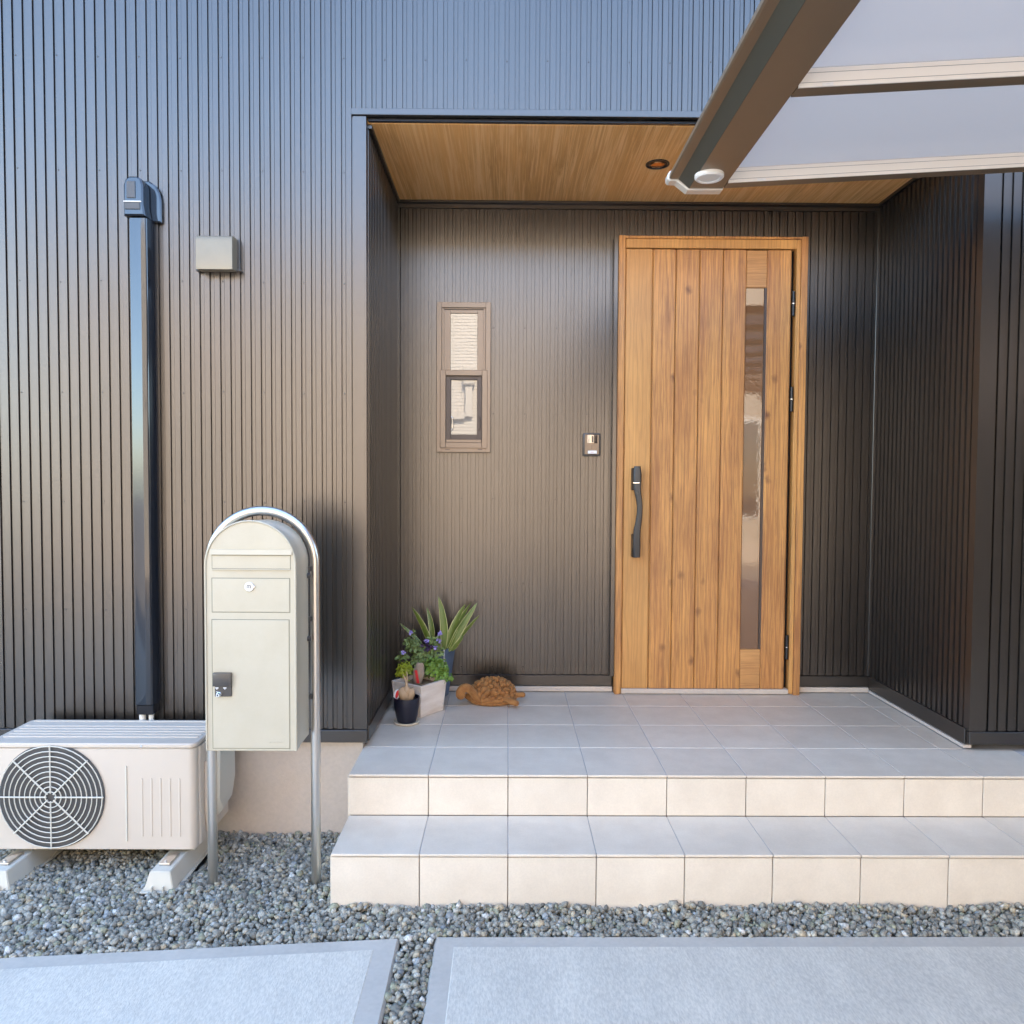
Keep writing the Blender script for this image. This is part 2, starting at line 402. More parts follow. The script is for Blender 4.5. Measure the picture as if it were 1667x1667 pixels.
PP = .0412
def ribprof(k0, n, y, sgn=1):
    """profile points of n ribs from phase k0 (x of the dark joint); outward is -y*sgn"""
    pts = []
    for i in range(n):
        x = k0+i*PP
        pts += [(x, y-.0075*sgn), (x+.0003, y+.0028*sgn), (x+.0033, y+.0028*sgn), (x+.0037, y-.0012*sgn),
                (x+.0166, y-.0012*sgn), (x+.0169, y+.0040*sgn), (x+.0194, y+.0040*sgn), (x+.0200, y-.0075*sgn)]
    pts.append((k0+n*PP-.0001, y-.0075*sgn))
    return pts
def clad(x0, x1, y, z0, z1, phase=-.907, axis='x', sgn=1):
    """sheets of four ribs laid side by side between x0 and x1"""
    k = math.floor((x0-phase)/PP/4)*4
    while phase+k*PP < x1-.001:
        a, b_ = phase+k*PP, phase+(k+4)*PP; k += 4
        pts = ribprof(a, 4, 0, 1)
        lo, hi = max(a, x0), min(b_, x1)
        q = []
        for i in range(len(pts)-1):                    # clip to [lo,hi]
            (xa, ya), (xb, yb) = pts[i], pts[i+1]
            if xb < lo or xa > hi: continue
            def cut(x): return ya+(yb-ya)*((x-xa)/max(1e-9, xb-xa))
            if not q: q.append((max(xa, lo), cut(max(xa, lo)) if xa < lo else ya))
            q.append((min(xb, hi), cut(hi) if xb > hi else yb))
        if len(q) < 2: continue
        mb = MB()
        if axis == 'x': mb.strip([(p[0], y+p[1]*sgn) for p in q], z0, z1)
        else: mb.strip([(y+p[1]*sgn, p[0]) for p in q], z0, z1)
        part('cladding_panel', mb, M['clad'], house, flip=False)
clad(-4.4, -.036, FR, .082, HT-.02)
clad(-.036, 2.60, FR, SZ+.042, HT-.02)
clad(2.60, 6.9, FR, .082, HT-.02)
clad(XL+.022, 1.163, BK, .092, SZ-.040, phase=-.025)
clad(1.163, 2.145, BK, 2.39, SZ-.040, phase=-.025+PP*28)
clad(2.150, XR-.016, BK, .092, SZ-.040, phase=-.025+PP*52)
clad(FR+.03, BK-.012, XL, .092, SZ-.02, phase=.305, axis='y', sgn=-1)
clad(FR+.03, BK-.012, XR, .092, SZ-.02, phase=.305, axis='y', sgn=1)

# screws: fixings on every fourth rib
mb = MB()
zs = [2.815-.4475*k for k in range(-2, 7)]
def screw(x, y, z, r=.0032):
    b = bmesh.new(); bmesh.ops.create_uvsphere(b, u_segments=8, v_segments=5, radius=r)
    mb.add(b, Matrix.Translation((x, y, z)) @ Matrix.Diagonal((1, .6, 1, 1)))
for z in zs:
    k = -20
    while -.907+k*PP < 3.4:
        x = -.907+k*PP+.0105
        if z > .1 and (x < -.04 or z > SZ+.05 or x > 2.62): screw(x, FR-.0012, z+random.uniform(-.004, .004))
        k += 4
for z in zs[2:]:
    for k in range(0, 62, 4):
        x = -.025+k*PP+.0105+PP
        if z < .1 or z > SZ-.06 or x < XL+.03 or x > XR-.03: continue
        if 1.15 < x < 2.16 and z < 2.4: continue
        if .22 < x < .52 and 1.24 < z < 2.07: continue
        screw(x, BK-.0012, z)
part('screws', mb, M['clad'], house, smooth='all', kind='stuff')

# trims
T = lambda name, x0, x1, y0, y1, z0, z1, bev=.0015: part(name, MB().box(x0, x1, y0, y1, z0, z1, bev), M['cladtrim'], house)
part('corner_trim', MB().prism([(-.034, FR+.01), (-.034, FR-.012), (.019, FR-.012), (.019, FR+.03), (.013, FR+.03), (.013, FR+.01)], .082, SZ+.012, 'z'), M['cladtrim'], house)
part('corner_trim', MB().prism([(2.60, FR+.01), (2.60, FR-.012), (2.533, FR-.012), (2.533, FR+.03), (2.54, FR+.03), (2.54, FR+.01)], .082, SZ+.012, 'z'), M['cladtrim'], house)
T('head_flashing', -.040, 2.604, FR-.020, FR+.004, SZ+.015, SZ+.042)
part('head_gap_shade', MB().box(.022, 2.530, FR+.006, FR+.024, SZ+.002, SZ+.014, .0015), M['blk'], house)  # black bar: shade of the gap under the flashing put into its colour
T('base_flashing', -4.4, .020, FR-.018, FR+.006, .028, .080)
T('base_flashing', 2.532, 6.9, FR-.018, FR+.006, .028, .080)
T('base_flashing', XL-.004, XL+.012, FR+.008, BK-.018, .028, .090)
T('base_flashing', XR-.012, XR+.004, FR+.008, BK-.018, .022, .090)
T('base_flashing', XL+.001, 1.158, BK-.016, BK+.004, .034, .090)
T('base_flashing', 2.156, XR-.001, BK-.016, BK+.004, .034, .090)
T('corner_angle', XL+.001, XL+.020, BK-.014, BK+.003, .092, SZ-.036)
T('corner_angle', XR-.014, XR-.001, BK-.012, BK+.003, .092, SZ-.036)
def soffit_trim(x0, x1):
    part('soffit_trim', MB().prism([(BK+.003, SZ-.002), (BK-.026, SZ-.002), (BK-.026, SZ-.013), (BK-.014, SZ-.020), (BK-.014, SZ-.038), (BK+.003, SZ-.038)], x0, x1, 'x'), M['cladtrim'], house)
soffit_trim(XL+.002, XR-.002)
for xs, s in ((XL, 1), (XR, -1)):
    part('soffit_trim', MB().box(min(xs, xs+s*.022), max(xs, xs+s*.022), FR+.030, BK-.030, SZ-.018, SZ-.003, .001), M['cladtrim'], house)
part('soffit', MB().box(XL-.02, XR+.02, FR+.026, BK+.01, SZ, SZ+.02), M['soffit'], house)
part('skirting_strip', MB().box(XL+.01, 1.160, BK-.020, BK+.01, .004, .030, .001), M['found'], house)
part('skirting_strip', MB().box(2.158, XR-.01, BK-.020, BK+.01, .004, .030, .001), M['found'], house)
part('skirting_strip', MB().box(XR-.014, XR+.02, FR+.01, BK-.024, .004, .018, .001), M['found'], house)
part('roof', MB().box(-4.6, 7.1, FR-.05, 8.1, HT+.002, HT+.15, .01), M['roof'], house)

# --- window of the alcove
win = part('window', MB().box(.235, .497, 1.168, 1.20, 1.275, 2.036), M['dframe'], house)
def frame4(name, x0, x1, z0, z1, w, y0, y1, m_, par, bev=.0012, wt=None, wb=None):
    wt = wt or w; wb = wb or w; mb_ = MB()
    mb_.box(x0, x0+w, y0, y1, z0, z1, bev); mb_.box(x1-w, x1, y0, y1, z0, z1, bev)
    mb_.box(x0+w-.0005, x1-w+.0005, y0+.0006, y1, z1-wt, z1, bev); mb_.box(x0+w-.0005, x1-w+.0005, y0+.0006, y1, z0, z0+wb, bev)
    return part(name, mb_, m_, par)
YW = 1.140
frame4('frame', .227, .507, 1.268, 2.044, .026, YW, 1.172, M['frame'], win, wt=.028)
frame4('stop_bead', .2535, .4805, 1.275, 2.015, .012, YW+.008, 1.170, M['frame'], win, wt=.006)
frame4('upper_sash', .262, .474, 1.672, 2.007, .036, YW+.012, 1.170, M['frame'], win, wt=.018, wb=.024)
frame4('lower_sash', .246, .492, 1.289, 1.694, .029, YW-.006, 1.166, M['frame'], win, bev=.002)
frame4('inner_sash', .275, .463, 1.320, 1.666, .026, YW+.010, 1.168, M['dframe'], win, wt=.020, wb=.040)
part('lower_rail', MB().box(.277, .461, YW+.004, 1.160, 1.3185, 1.334, .001), M['frame'], win)
part('pane', MB().box(.296, .440, YW+.020, YW+.024, 1.694, 1.990), M['pane'], win)
part('pane', MB().box(.300, .438, YW+.026, YW+.030, 1.358, 1.648), M['pane'], win)
for xx in (.303, .447):
    part('latch', MB().tube([(xx, YW+.008, 1.455), (xx+.008, YW+.004, 1.445), (xx+.008, YW+.004, 1.392), (xx, YW+.008, 1.382)], .0018, 6), M['steel'] if xx < .4 else M['dframe'], win)
for xx in (.285, .455):
    part('drain_slot', MB().box(xx-.012, xx+.012, YW-.0012, YW+.002, 1.2805, 1.284), M['dframe'], win)

# --- entrance door
YD = 1.128
D0, D1, DZ0, DZ1 = 1.166, 2.143, .002, 2.386
door = part('door', MB().box(1.205, 2.066, YD+.014, 1.172, .034, 2.320), M['doorpale'], house)
def plank(x0, x1, z0, z1, y0, m_, bev=.0035):
    return part('plank', MB().box(x0, x1, y0, YD+.0145, z0, z1, bev), m_, door)
seams = [1.2045, 1.347, 1.466, 1.589, 1.711, 1.829, 1.936, 2.060]
plank(seams[0], seams[1]-.004, .030, 2.322, YD+.003, M['doorpale'])
for i in (1, 2, 3, 4): plank(seams[i], seams[i+1]-(.0035 if i < 4 else .001), .030, 2.320, YD, M['door'])
plank(seams[6]+.002, seams[7], .030, 2.320, YD, M['door'])
plank(seams[5]+.0005, seams[6]+.0008, 2.126, 2.318, YD+.0022, M['doorx'])
plank(seams[5]+.0005, seams[6]+.0008, .031, .240, YD+.0022, M['doorx'])
part('pane', MB().box(1.832, 1.926, YD+.012, YD+.0142, .2405, 2.1255), M['doorpane'], door)
part('glazing_strip', MB().box(1.9265, 1.9375, YD+.004, YD+.0142, .2405, 2.1255), M['dframe'], door)
# frame
mb = MB()
mb.box(D0, D0+.034, YD-.010, 1.175, DZ0, DZ1, .002); mb.box(D1-.034, D1, YD-.010, 1.175, DZ0-.004, DZ1, .002)
mb.box(D0+.0345, D1-.0345, YD-.008, 1.175, 2.372, DZ1-.001, .002)
part('door_frame', mb, M['door'], house)
mb = MB()
mb.box(D0+.035, D0+.0375, YD+.006, 1.172, .032, 2.371); mb.box(D1-.056, D1-.035, YD-.004, 1.172, .006, 2.371, .002)
mb.box(D0+.038, D1-.057, YD-.004, 1.172, 2.3245, 2.371, .002)
part('door_jamb', mb, M['doorpale'], house)
part('threshold', MB().box(D0+.036, D1-.058, YD-.006, 1.172, .004, .029, .002), M['found'], house)
part('jamb_channel', MB().box(D0-.022, D0-.001, YD+.004, 1.170, .092, 2.384, .001), M['cladtrim'], house)
for z in (2.045, 1.552, .253):
    h = MB(); h.lathe([(.0062, -.064), (.0075, -.063), (.0075, -.001), (.0062, 0), (.0075, .001), (.0075, .063), (.0062, .064)], 2.0735, YD-.003, 12, 'z', z)
    ho = part('hinge', h, M['blkgloss'], door, smooth=True)
    part('hinge_collar', MB().lathe([(.0078, -.0025), (.0078, .0025)], 2.0735, YD-.003, 12, 'z', z), M['chrome'], house)
# handle
hp = [(1037, 759), (1037, 772), (1037, 785), (1037, 799), (1039, 811), (1040.3, 823), (1040.2, 835), (1038.7, 848), (1036.4, 862), (1035.6, 876), (1035.6, 890), (1036, 907)]
hw = [.013, .0165, .016, .014, .0125, .0115, .0115, .0125, .0145, .0155, .016, .0135]
hy = [.052, .055, .056, .058, .060, .062, .062, .060, .058, .056, .055, .052]
mb = MB(); rings = []
for (u, v), w, yy in zip(hp, hw, hy):
    w *= 1.22
    c = at(u, v, Y=YD-.04); y = YD-yy
    sec = [(-w, .010), (-w, -.004), (-w*.6, -.009), (w*.7, -.010), (w, -.004), (w*.9, .010)]
    rings.append([mb.bm.verts.new((c.x+a, y+b, c.z)) for a, b in sec])
for i in range(len(rings)-1):
    for j in range(6): mb.bm.faces.new((rings[i][j], rings[i][(j+1) % 6], rings[i+1][(j+1) % 6], rings[i+1][j]))
mb.bm.faces.new(rings[0][::-1]); mb.bm.faces.new(rings[-1])
for (va, vb) in ((762, 798), (869, 907)):
    a = at(1031, va, Y=YD-.02); b_ = at(1031, vb, Y=YD-.02)
    mb.box(a.x-.008, a.x+.018, YD-.050, YD+.0025, b_.z, a.z, .003)
hd = part('handle', mb, M['blkgloss'], door, smooth=True)
a = at(1036, 786, Y=YD-.066)
part('handle_ring', MB().box(a.x-.0165, a.x+.015, YD-.0675, YD-.044, a.z-.0016, a.z+.0016), M['chrome'], house)
a = at(1038.5, 802.5, Y=YD-.066)
part('handle_button', MB().box(a.x-.007, a.x+.005, YD-.0695, YD-.060, a.z-.0075, a.z+.0075, .002), M['dkplastic'], house)

# --- things fixed to the house
ic = thing('doorbell_intercom', (1.044, 1.16, 1.25), 'small dark video doorbell panel on the ribbed wall left of the wooden door', 'doorbell')
a, b_ = at(949.5, 705, Y=1.14), at(978, 742.5, Y=1.14)
part('housing', MB().box(a.x, b_.x, 1.146, BK-.0076, b_.z, a.z, .006, 2), M['dkplastic'], ic, smooth=True)
part('face_plate', MB().box(a.x+.008, b_.x-.008, 1.1425, 1.1475, b_.z+.009, a.z-.007, .002), M['bronze'], ic)
c1, c2 = at(956.5, 708, Y=1.14), at(972.5, 721.5, Y=1.14)
mb = MB(); pr = []
for i in range(9):
    tt = i/8; pr.append((c1.x+(c2.x-c1.x)*tt, 1.142-.006*math.sin(math.pi*tt)))
pr += [(c2.x, 1.143), (c1.x, 1.143)]
part('camera_window', mb.prism(pr, c2.z, c1.z, 'z'), M['smoked'], ic, smooth=True)
part('lens', MB().box((c1.x+c2.x)/2-.004, (c1.x+c2.x)/2+.004, 1.1348, 1.1362, c2.z+.004, c1.z-.006, .0005), M['blk'], ic)
cm = (a.x+b_.x)/2
part('microphone_slit', MB().box(cm-.0008, cm+.0008, 1.1418, 1.143, at(964, 731, Y=1.14).z, at(964, 724, Y=1.14).z), M['blk'], ic)
n1, n2 = at(957, 733.5, Y=1.14), at(971.5, 738.5, Y=1.14)
part('call_button', MB().box(n1.x, n2.x, 1.140, 1.143, n2.z, n1.z, .0008), M['sticker'], ic)
part('call_mark', MB().box(n1.x+.014, n2.x-.016, 1.1392, 1.1398, n2.z+.006, n1.z-.007), M['redink'], ic)

vh = thing('vent_hood', (-.585, .28, 2.02), 'square stainless vent cover on the dark ribbed wall above the mailbox', 'vent')
a, b_ = at(318.5, 382, Y=.225), at(378.5, 438.5, Y=.225)
mb = MB(); mb.prism([(FR-.010, b_.z+.004), (.222, b_.z), (.222, a.z-.02), (.226, a.z-.008), (.232, a.z-.002), (.240, a.z), (FR-.010, a.z)], a.x, b_.x, 'x', .0012)
part('cover', mb, M['vent'], vh, smooth=True)
part('mounting_plate', MB().box(a.x-.004, b_.x+.012, FR-.0125, FR-.0078, b_.z+.004, a.z-.002, .001), M['dkplastic'], vh)
for x in (a.x-.008, b_.x+.012): part('fixing_lug', MB().box(x-.007, x+.007, FR-.030, FR-.0078, b_.z+.002, b_.z+.012, .002), M['dkplastic'], vh)

# pipe duct
du = thing('pipe_duct', (-.875, .29, .16), 'glossy black pipe cover running down the wall to the air conditioner', 'pipe cover')
def ductprof(x0, x1, yf, yb):
    w = x1-x0
    return [(x0, yb), (x0, yf+.010), (x0+.003, yf+.004), (x0+.006, yf+.001), (x0+.012, yf), (x0+w*.58, yf), (x0+w*.60, yf-.0012), (x0+w*.66, yf-.0012), (x0+w*.68, yf),
            (x1-.016, yf), (x1-.010, yf+.002), (x1-.006, yf+.008), (x1-.003, yf+.020), (x1, yf+.024), (x1, yb)]
part('duct', MB().prism(ductprof(-.911, -.832, .212, FR-.008), .20, 2.150, 'z'), M['duct'], du, smooth=True)
# head cover
mb = MB(); mb.prism([(-.922, 2.155), (-.922, 2.275), (-.915, 2.296), (-.900, 2.308), (-.868, 2.308), (-.853, 2.298), (-.846, 2.275), (-.846, 2.200), (-.838, 2.155)], .198, .262, 'y', .006)
part('head_cover', mb, M['duct'], du, smooth=True)
mb = MB(); mb.prism([(-.925, 2.150), (-.925, 2.290), (-.91, 2.314), (-.85, 2.314), (-.825, 2.296), (-.808, 2.265), (-.803, 2.235), (-.803, 2.150)], .2625, FR-.008, 'y', .005)
part('wall_cover', mb, M['duct'], du, smooth=True)
part('head_panel', MB().box(-.908, -.874, .1945, .199, 2.222, 2.288, .0015), M['dkplastic'], du)
part('inspection_window', MB().box(-.916, -.856, .194, .199, 2.178, 2.206, .002), M['dkplastic'], du)
part('head_lip', MB().box(-.921, -.851, .1945, .1985, 2.207, 2.211, .0008), M['cap'], du)
part('foot_collar', MB().box(-.905, -.838, .216, FR-.008, .158, .199, .004), M['blk'], du)
part('pipe', MB().tube([(-.893, .245, .16), (-.893, .242, .10), (-.89, .235, .03)], .013, 12), M['rope'], du, smooth=True)
part('pipe', MB().tube([(-.858, .245, .16), (-.856, .242, .10), (-.85, .235, .03)], .010, 12), M['rope'], du, smooth=True)

# ------------------------------------------------------------------ tiled porch steps
TP = .303; TH = .009
st = thing('porch_steps', (1.3, 0, -.4), 'cream tiled entrance platform with one lower step', 'steps')
H1 = -.159
part('mortar_bed', MB().box(.004, 2.9, TH+.001, BK+.015, -.45, -TH), M['grout'], st)
part('mortar_bed', MB().box(.004, 2.9, -TP+TH+.001, .0, -.45, H1-TH), M['grout'], st)
part('grout', MB().box(.002, 2.9, .012, BK+.01, -TH-.001, -.0022), M['groutp'], st)
part('grout', MB().box(.002, 2.9, -TP+.012, -.004, H1-TH-.001, H1-.0022), M['groutp'], st)
def tilemesh(w, d, h, bev=.0012): return MB().box(0, w, 0, d, 0, h, bev)
J = .0032
def lay(proto, x, y, z):
    me = proto.data; return again(proto, Vector((x, y, z)))
# top tiles: rows of platform; first row overhangs slightly
def tiles(w, d, h, places):
    pr = None
    for (x, y, z) in places:
        c = Vector((x+w/2, y+d/2, z+h/2))
        if pr is None:
            pr = part('tile', MB().box(x, x+w, y, y+d, z, z+h, .0013), M['tile'], st)
        else: again(pr, c)
NX = 9
rows = [(0, TP), (TP, TP), (2*TP, TP)]
tiles(TP-J, TP-J, TH, [(i*TP+J/2, r*TP+(0 if r == 0 else J/2)-(.003 if r == 0 else 0), -TH) for r in range(3) for i in range(NX) if not (r > 0 and i == 8)])
tiles(TP-J, BK-.021-3*TP-J/2, TH, [(i*TP+J/2, 3*TP+J/2, -TH) for i in range(8)])
tiles(XR-.014-8*TP-J/2, TP-J, TH, [(8*TP+J/2, r*TP+J/2, -TH) for r in (1, 2)])
tiles(XR-.014-8*TP-J/2, BK-.021-3*TP-J/2, TH, [(8*TP+J/2, 3*TP+J/2, -TH)])
tiles(TP-J, TP+.0025, TH, [(i*TP+J/2, -TP-.003, H1-TH) for i in range(NX)])
tiles(TP-J, TH, abs(H1)-TH-.006, [(i*TP+J/2, .001, H1+.001) for i in range(NX)])
tiles(TP-J, TH, .215, [(i*TP+J/2, -TP+.001, H1-TH-.0045-.215) for i in range(NX)])
# left side cheeks
for k, (y0, y1, z0, z1) in enumerate(((.004, .29, -.44, -TH-.005), (-TP+.012, .0, -.44, H1-TH-.005))):
    part('side_tile', MB().box(-.004, .0035, y0, y1, z0, z1, .001), M['tile'], st)

# ------------------------------------------------------------------ gravel
def gheight(x, y):
    base = np.full_like(x, -.349)
    base -= .022*np.clip((y+.30)/.5, 0, 1)*(x < 0)
    base += .004*np.clip((x-.3)/1.3, 0, 1)*(y < -.3)
    base += .007*np.sin(x*9.1+y*4)*np.sin(y*13+x*3)
    base += .014*np.exp(-((y+.318)/.022)**2)*(x > 0.0)*(.6+.4*np.sin(x*17))
    return base
def gravel():
    rs = np.random.RandomState(5)
    bm = bmesh.new(); bmesh.ops.create_icosphere(bm, subdivisions=1, radius=1); bm.verts.ensure_lookup_table()
    V0 = np.array([v.co[:] for v in bm.verts]); F0 = np.array([[v.index for v in f.verts] for f in bm.faces]); bm.free()
    P = []
    for lay_, (sp, dz) in enumerate(((.0158, 0.0), (.0170, -.013), (.021, -.026))):
        for (x0, x1, y0, y1) in ((-2.0, .0, -.80, .30), (.0, 3.0, -.50, -.306), (.24, .40, -1.6, -.45), (3.0, 3.8, -.5, .3)):
            X, Y = np.meshgrid(np.arange(x0, x1, sp), np.arange(y0, y1, sp))
            X = (X+rs.uniform(-.5, .5, X.shape)*sp).ravel(); Y = (Y+rs.uniform(-.5, .5, Y.shape)*sp).ravel()
            if x0 == -2.0:
                keep = Y > (-.481+.0872*(X-.262)-.006); keep &= X < -.004
            elif x0 == .24:
                keep = (X > .266+(-Y-.48)*.0066) & (X < .371-(-Y-.474)*.0012) | (Y > -.474)
                keep &= Y < -.455
            elif x0 == 0: keep = (Y > -.478+.0039*X)
            else: keep = X > 2.9
            X, Y = X[keep], Y[keep]
            for px_, py_ in ((-.465, -.136), (-.091, -.136)):
                k = (X-px_)**2+(Y-py_)**2 > .021**2; X, Y = X[k], Y[k]
            k = ~((X > -.700) & (X < -.572) & (Y > -.195) & (Y < .2)); X, Y = X[k], Y[k]
            Z = gheight(X, Y)+dz+rs.uniform(-.004, .003, X.shape)
            P.append(np.stack([X, Y, Z], 1))
    P = np.concatenate(P); n = len(P)
    r = np.exp(rs.normal(math.log(.0112), .24, n)).clip(.006, .0175)
    S = r[:, None]*rs.uniform(.68, 1.28, (n, 3)); S[:, 2] *= .85
    q = rs.normal(size=(n, 4)); q /= np.linalg.norm(q, axis=1)[:, None]
    w, x, y, z = q.T
    Rm = np.stack([1-2*(y*y+z*z), 2*(x*y-z*w), 2*(x*z+y*w), 2*(x*y+z*w), 1-2*(x*x+z*z), 2*(y*z-x*w), 2*(x*z-y*w), 2*(y*z+x*w), 1-2*(x*x+y*y)], 1).reshape(n, 3, 3)
    V = V0[None]*(1+rs.uniform(-.38, .22, (n, 12, 1)))*S[:, None, :]
    V = np.einsum('nij,nkj->nki', Rm, V)+P[:, None, :]
    F = (F0[None]+(np.arange(n)*12)[:, None, None]).reshape(-1, 3)
    me = bpy.data.meshes.new('gravel'); V = V.reshape(-1, 3)
    me.vertices.add(len(V)); me.vertices.foreach_set('co', V.ravel().astype(np.float32))
    me.loops.add(F.size); me.loops.foreach_set('vertex_index', F.ravel().astype(np.int32))
    me.polygons.add(len(F)); me.polygons.foreach_set('loop_start', np.arange(0, F.size, 3).astype(np.int32))
    me.update(calc_edges=True)
    base = np.array((1.58, 1.45, 1.25))*np.array([(.158, .160, .148), (.195, .198, .182), (.12, .124, .117), (.235, .24, .225), (.24, .215, .165), (.17, .18, .14), (.30, .31, .31), (.17, .19, .21)])
    ci = rs.choice(len(base), n, p=[.25, .2, .2, .11, .07, .09, .04, .04])
    C = base[ci]*rs.uniform(.8, 1.2, (n, 1))
    C = np.concatenate([C, np.ones((n, 1))], 1)
    at_ = me.color_attributes.new('stone_colour', 'FLOAT_COLOR', 'POINT')
    at_.data.foreach_set('color', np.repeat(C, 12, 0).ravel().astype(np.float32))
    me.materials.append(M['gravel'])
    o = bpy.data.objects.new('gravel', me); col.objects.link(o)
    tag(o, 'grey green crushed stone gravel around the steps', 'gravel', kind='stuff')
gravel()
tag(part('soil', MB().box(-3, -.002, -.9, FR+.012, -.44, -.392), M['roof']), kind='structure')
tag(part('soil', MB().box(.0, 3.8, -.48, -TP+.02, -.44, -.392), M['roof']), kind='structure')

# ------------------------------------------------------------------ air conditioner outdoor unit
ac = thing('air_conditioner', (-.95, .08, -.345), 'ivory outdoor air conditioning unit on plastic feet', 'air conditioner')
AF, AB, ARX, ALX = -.055, .225, -.560, -1.33
def rrect(x0, x1, y0, y1, r, n=6):
    pts = []
    for cx, cy, a0 in ((x1-r, y0+r, -90), (x1-r, y1-r, 0), (x0+r, y1-r, 90), (x0+r, y0+r, 180)):
        for i in range(n+1):
            a = R(a0+90*i/n); pts.append((cx+r*math.cos(a), cy+r*math.sin(a)))
    return pts
part('casing', MB().prism(rrect(ALX, ARX, AF, AB, .026), -.268, .1145, 'z', .003), M['ac'], ac, smooth=True)
part('lid', MB().prism(rrect(ALX-.004, ARX+.004, AF-.004, AB+.004, .028), .1165, .1345, 'z', .004), M['ac'], ac, smooth=True)
for i in range(6):
    y = AB-.022-(.0 if i == 0 else .030+i*.032)
    part('lid_rib', MB().box(ALX+.02, ARX-.004 if i == 0 else ARX-.012, y-.004, y+.004, .1335, .1385, .0016), M['ac'], ac)
for x in (-.757, -.722, -.688, -.653, -.618):
    part('front_rib', MB().box(x-.0035, x+.0035, AF-.0022, AF+.001, -.218, .003, .0016), M['ac'], ac)
part('fan_grille_edge', MB().box(-.818, -.812, AF-.004, AF+.001, -.235, .05, .001), M['acw'], ac)
sc1 = at(230.5, 1214, Y=AF-.004)
for i in range(10):
    rr_ = .02+i*.019
    part('grille_ring', MB().tube([(-1.09+rr_*math.cos(a_), AF-.012, -.065+rr_*math.sin(a_)) for a_ in [2*math.pi*q_/40 for q_ in range(41)]], .0022, 6, caps=False), M['acw'], ac, smooth='all')
mb = MB()
for i in range(8):
    a_ = math.pi*i/4; mb.tube([(-1.09+.015*math.cos(a_), AF-.0125, -.065+.015*math.sin(a_)), (-1.09+.195*math.cos(a_), AF-.0125, -.065+.195*math.sin(a_))], .003, 6)
part('grille_spokes', mb, M['acw'], ac)
part('fan_cavity_shade', MB().lathe([(.197, -.0022), (.192, -.0030), (.0, -.0030)][:2]+[(.001, -.0030)], -1.09, AF, 48, 'y', -.065), M['grille'], ac)  # flat disc on the casing, its dark colour carries the shade of the cavity
part('lid_screw', MB().lathe([(.004, -.002), (.004, .001)], sc1.x, AF-.0045, 10, 'y', .1255), M['chrome'], ac)
part('side_panel', MB().prism(rrect(ARX-.05, ARX+.006, AF+.034, AB-.004, .010, 3), -.262, .113, 'z', .002), M['ac'], ac, smooth=True)
# side valve cover
mb = MB(); mb.prism([(AF+.10, .08), (AB-.02, .08), (AB+.01, .03), (AB+.012, -.09), (AB-.03, -.17), (AF+.13, -.19), (AF+.09, -.12)], ARX+.006, ARX+.052, 'x', .016)
part('valve_cover', mb, M['acw'], ac, smooth=True)
mb = MB(); mb.prism([(AF+.072, .04), (AF+.095, .04), (AF+.088, -.11), (AF+.112, -.148), (AB-.02, -.16), (AB-.02, -.235), (AF+.085, -.235), (AF+.068, -.14)], ARX+.005, ARX+.030, 'x', .004)
part('service_cover', mb, M['ac'], ac, smooth=True)
part('cover_clip', MB().box(ARX+.006, ARX+.012, AF+.09, AF+.10, -.03, -.018), M['dkplastic'], ac)
mb = MB(); mb.box(ALX+.02, ARX-.01, AF+.02, AB-.01, -.276, -.2685)
part('base_pan', mb, M['acw'], ac)
for fx in (-.638, -1.22):
    b = bmesh.new()
    zt, zb = -.287, -.352
    pts = [(-.036, -.180, zt), (.036, -.180, zt), (.036, .15, zt), (-.036, .15, zt), (-.054, -.193, zb), (.054, -.193, zb), (.054, .17, zb), (-.054, .17, zb)]
    vs = [b.verts.new((fx+p[0], p[1], p[2])) for p in pts]
    for f in ((0, 1, 2, 3), (7, 6, 5, 4), (4, 5, 1, 0), (5, 6, 2, 1), (6, 7, 3, 2), (7, 4, 0, 3)): b.faces.new([vs[i] for i in f])
    bmesh.ops.bevel(b, geom=b.edges[:], offset=.0025, segments=2, affect='EDGES')
    mb = MB(); mb.add(b)
    mb.box(fx-.064, fx+.064, -.203, .18, -.357, -.351, .001)
    for q in (-.022, .018): mb.box(fx+q-.002, fx+q+.002, -.202, -.190, -.352, -.334)
    ft = part('foot', mb, M['acw'], ac, smooth=True)
    part('mount_bracket', MB().box(fx-.022, fx+.018, -.140, -.05, -.2872, -.2765, .003, 2), M['steel'], ac, smooth=True)
    part('bolt', MB().lathe([(.012, -.286), (.012, -.279), (.006, -.278), (.006, -.270), (.003, -.269)], fx-.002, -.128, 6), M['chrome'], ac)

# ------------------------------------------------------------------ mailbox
mx = thing('mailbox', (-.27, -.16, -.35), 'round topped sage cream mailbox on a steel tube hoop stand', 'mailbox')
pc, pr_, py = -.278, .1875, -.136
arc = [(-.4655, py, -.40)]+[(-.4655, py, z) for z in (-.1, .2, .5)]
arc += [(pc-pr_*math.cos(a), py, .8175+pr_*math.sin(a)) for a in [math.pi*i/36 for i in range(37)]]
arc += [(-.0905, py, z) for z in (.5, .2, -.1, -.40)]
part('stand', MB().tube(arc, .0172, 20), M['steel'], mx, smooth=True)
def archprof(x0, x1, z0, zt, n=28):
    r = (x1-x0)/2; c = (x0+x1)/2; zc = zt-r
    return [(x0, z0), (x1, z0)]+[(c+r*math.cos(a), zc+r*math.sin(a)) for a in [math.pi*i/n for i in range(n+1)]]
BF, BB = -.331, -.158
BX0, BX1 = -.4095, -.1045
part('body', MB().prism(archprof(BX0+.005, BX1-.005, .206, .975), BF+.030, BB, 'y', .001), M['box'], mx, smooth=True)
part('hood_rim', MB().prism(archprof(BX0+.002, BX1-.002, .205, .9785), BF+.006, BF+.048, 'y', .001), M['box'], mx, smooth=True)
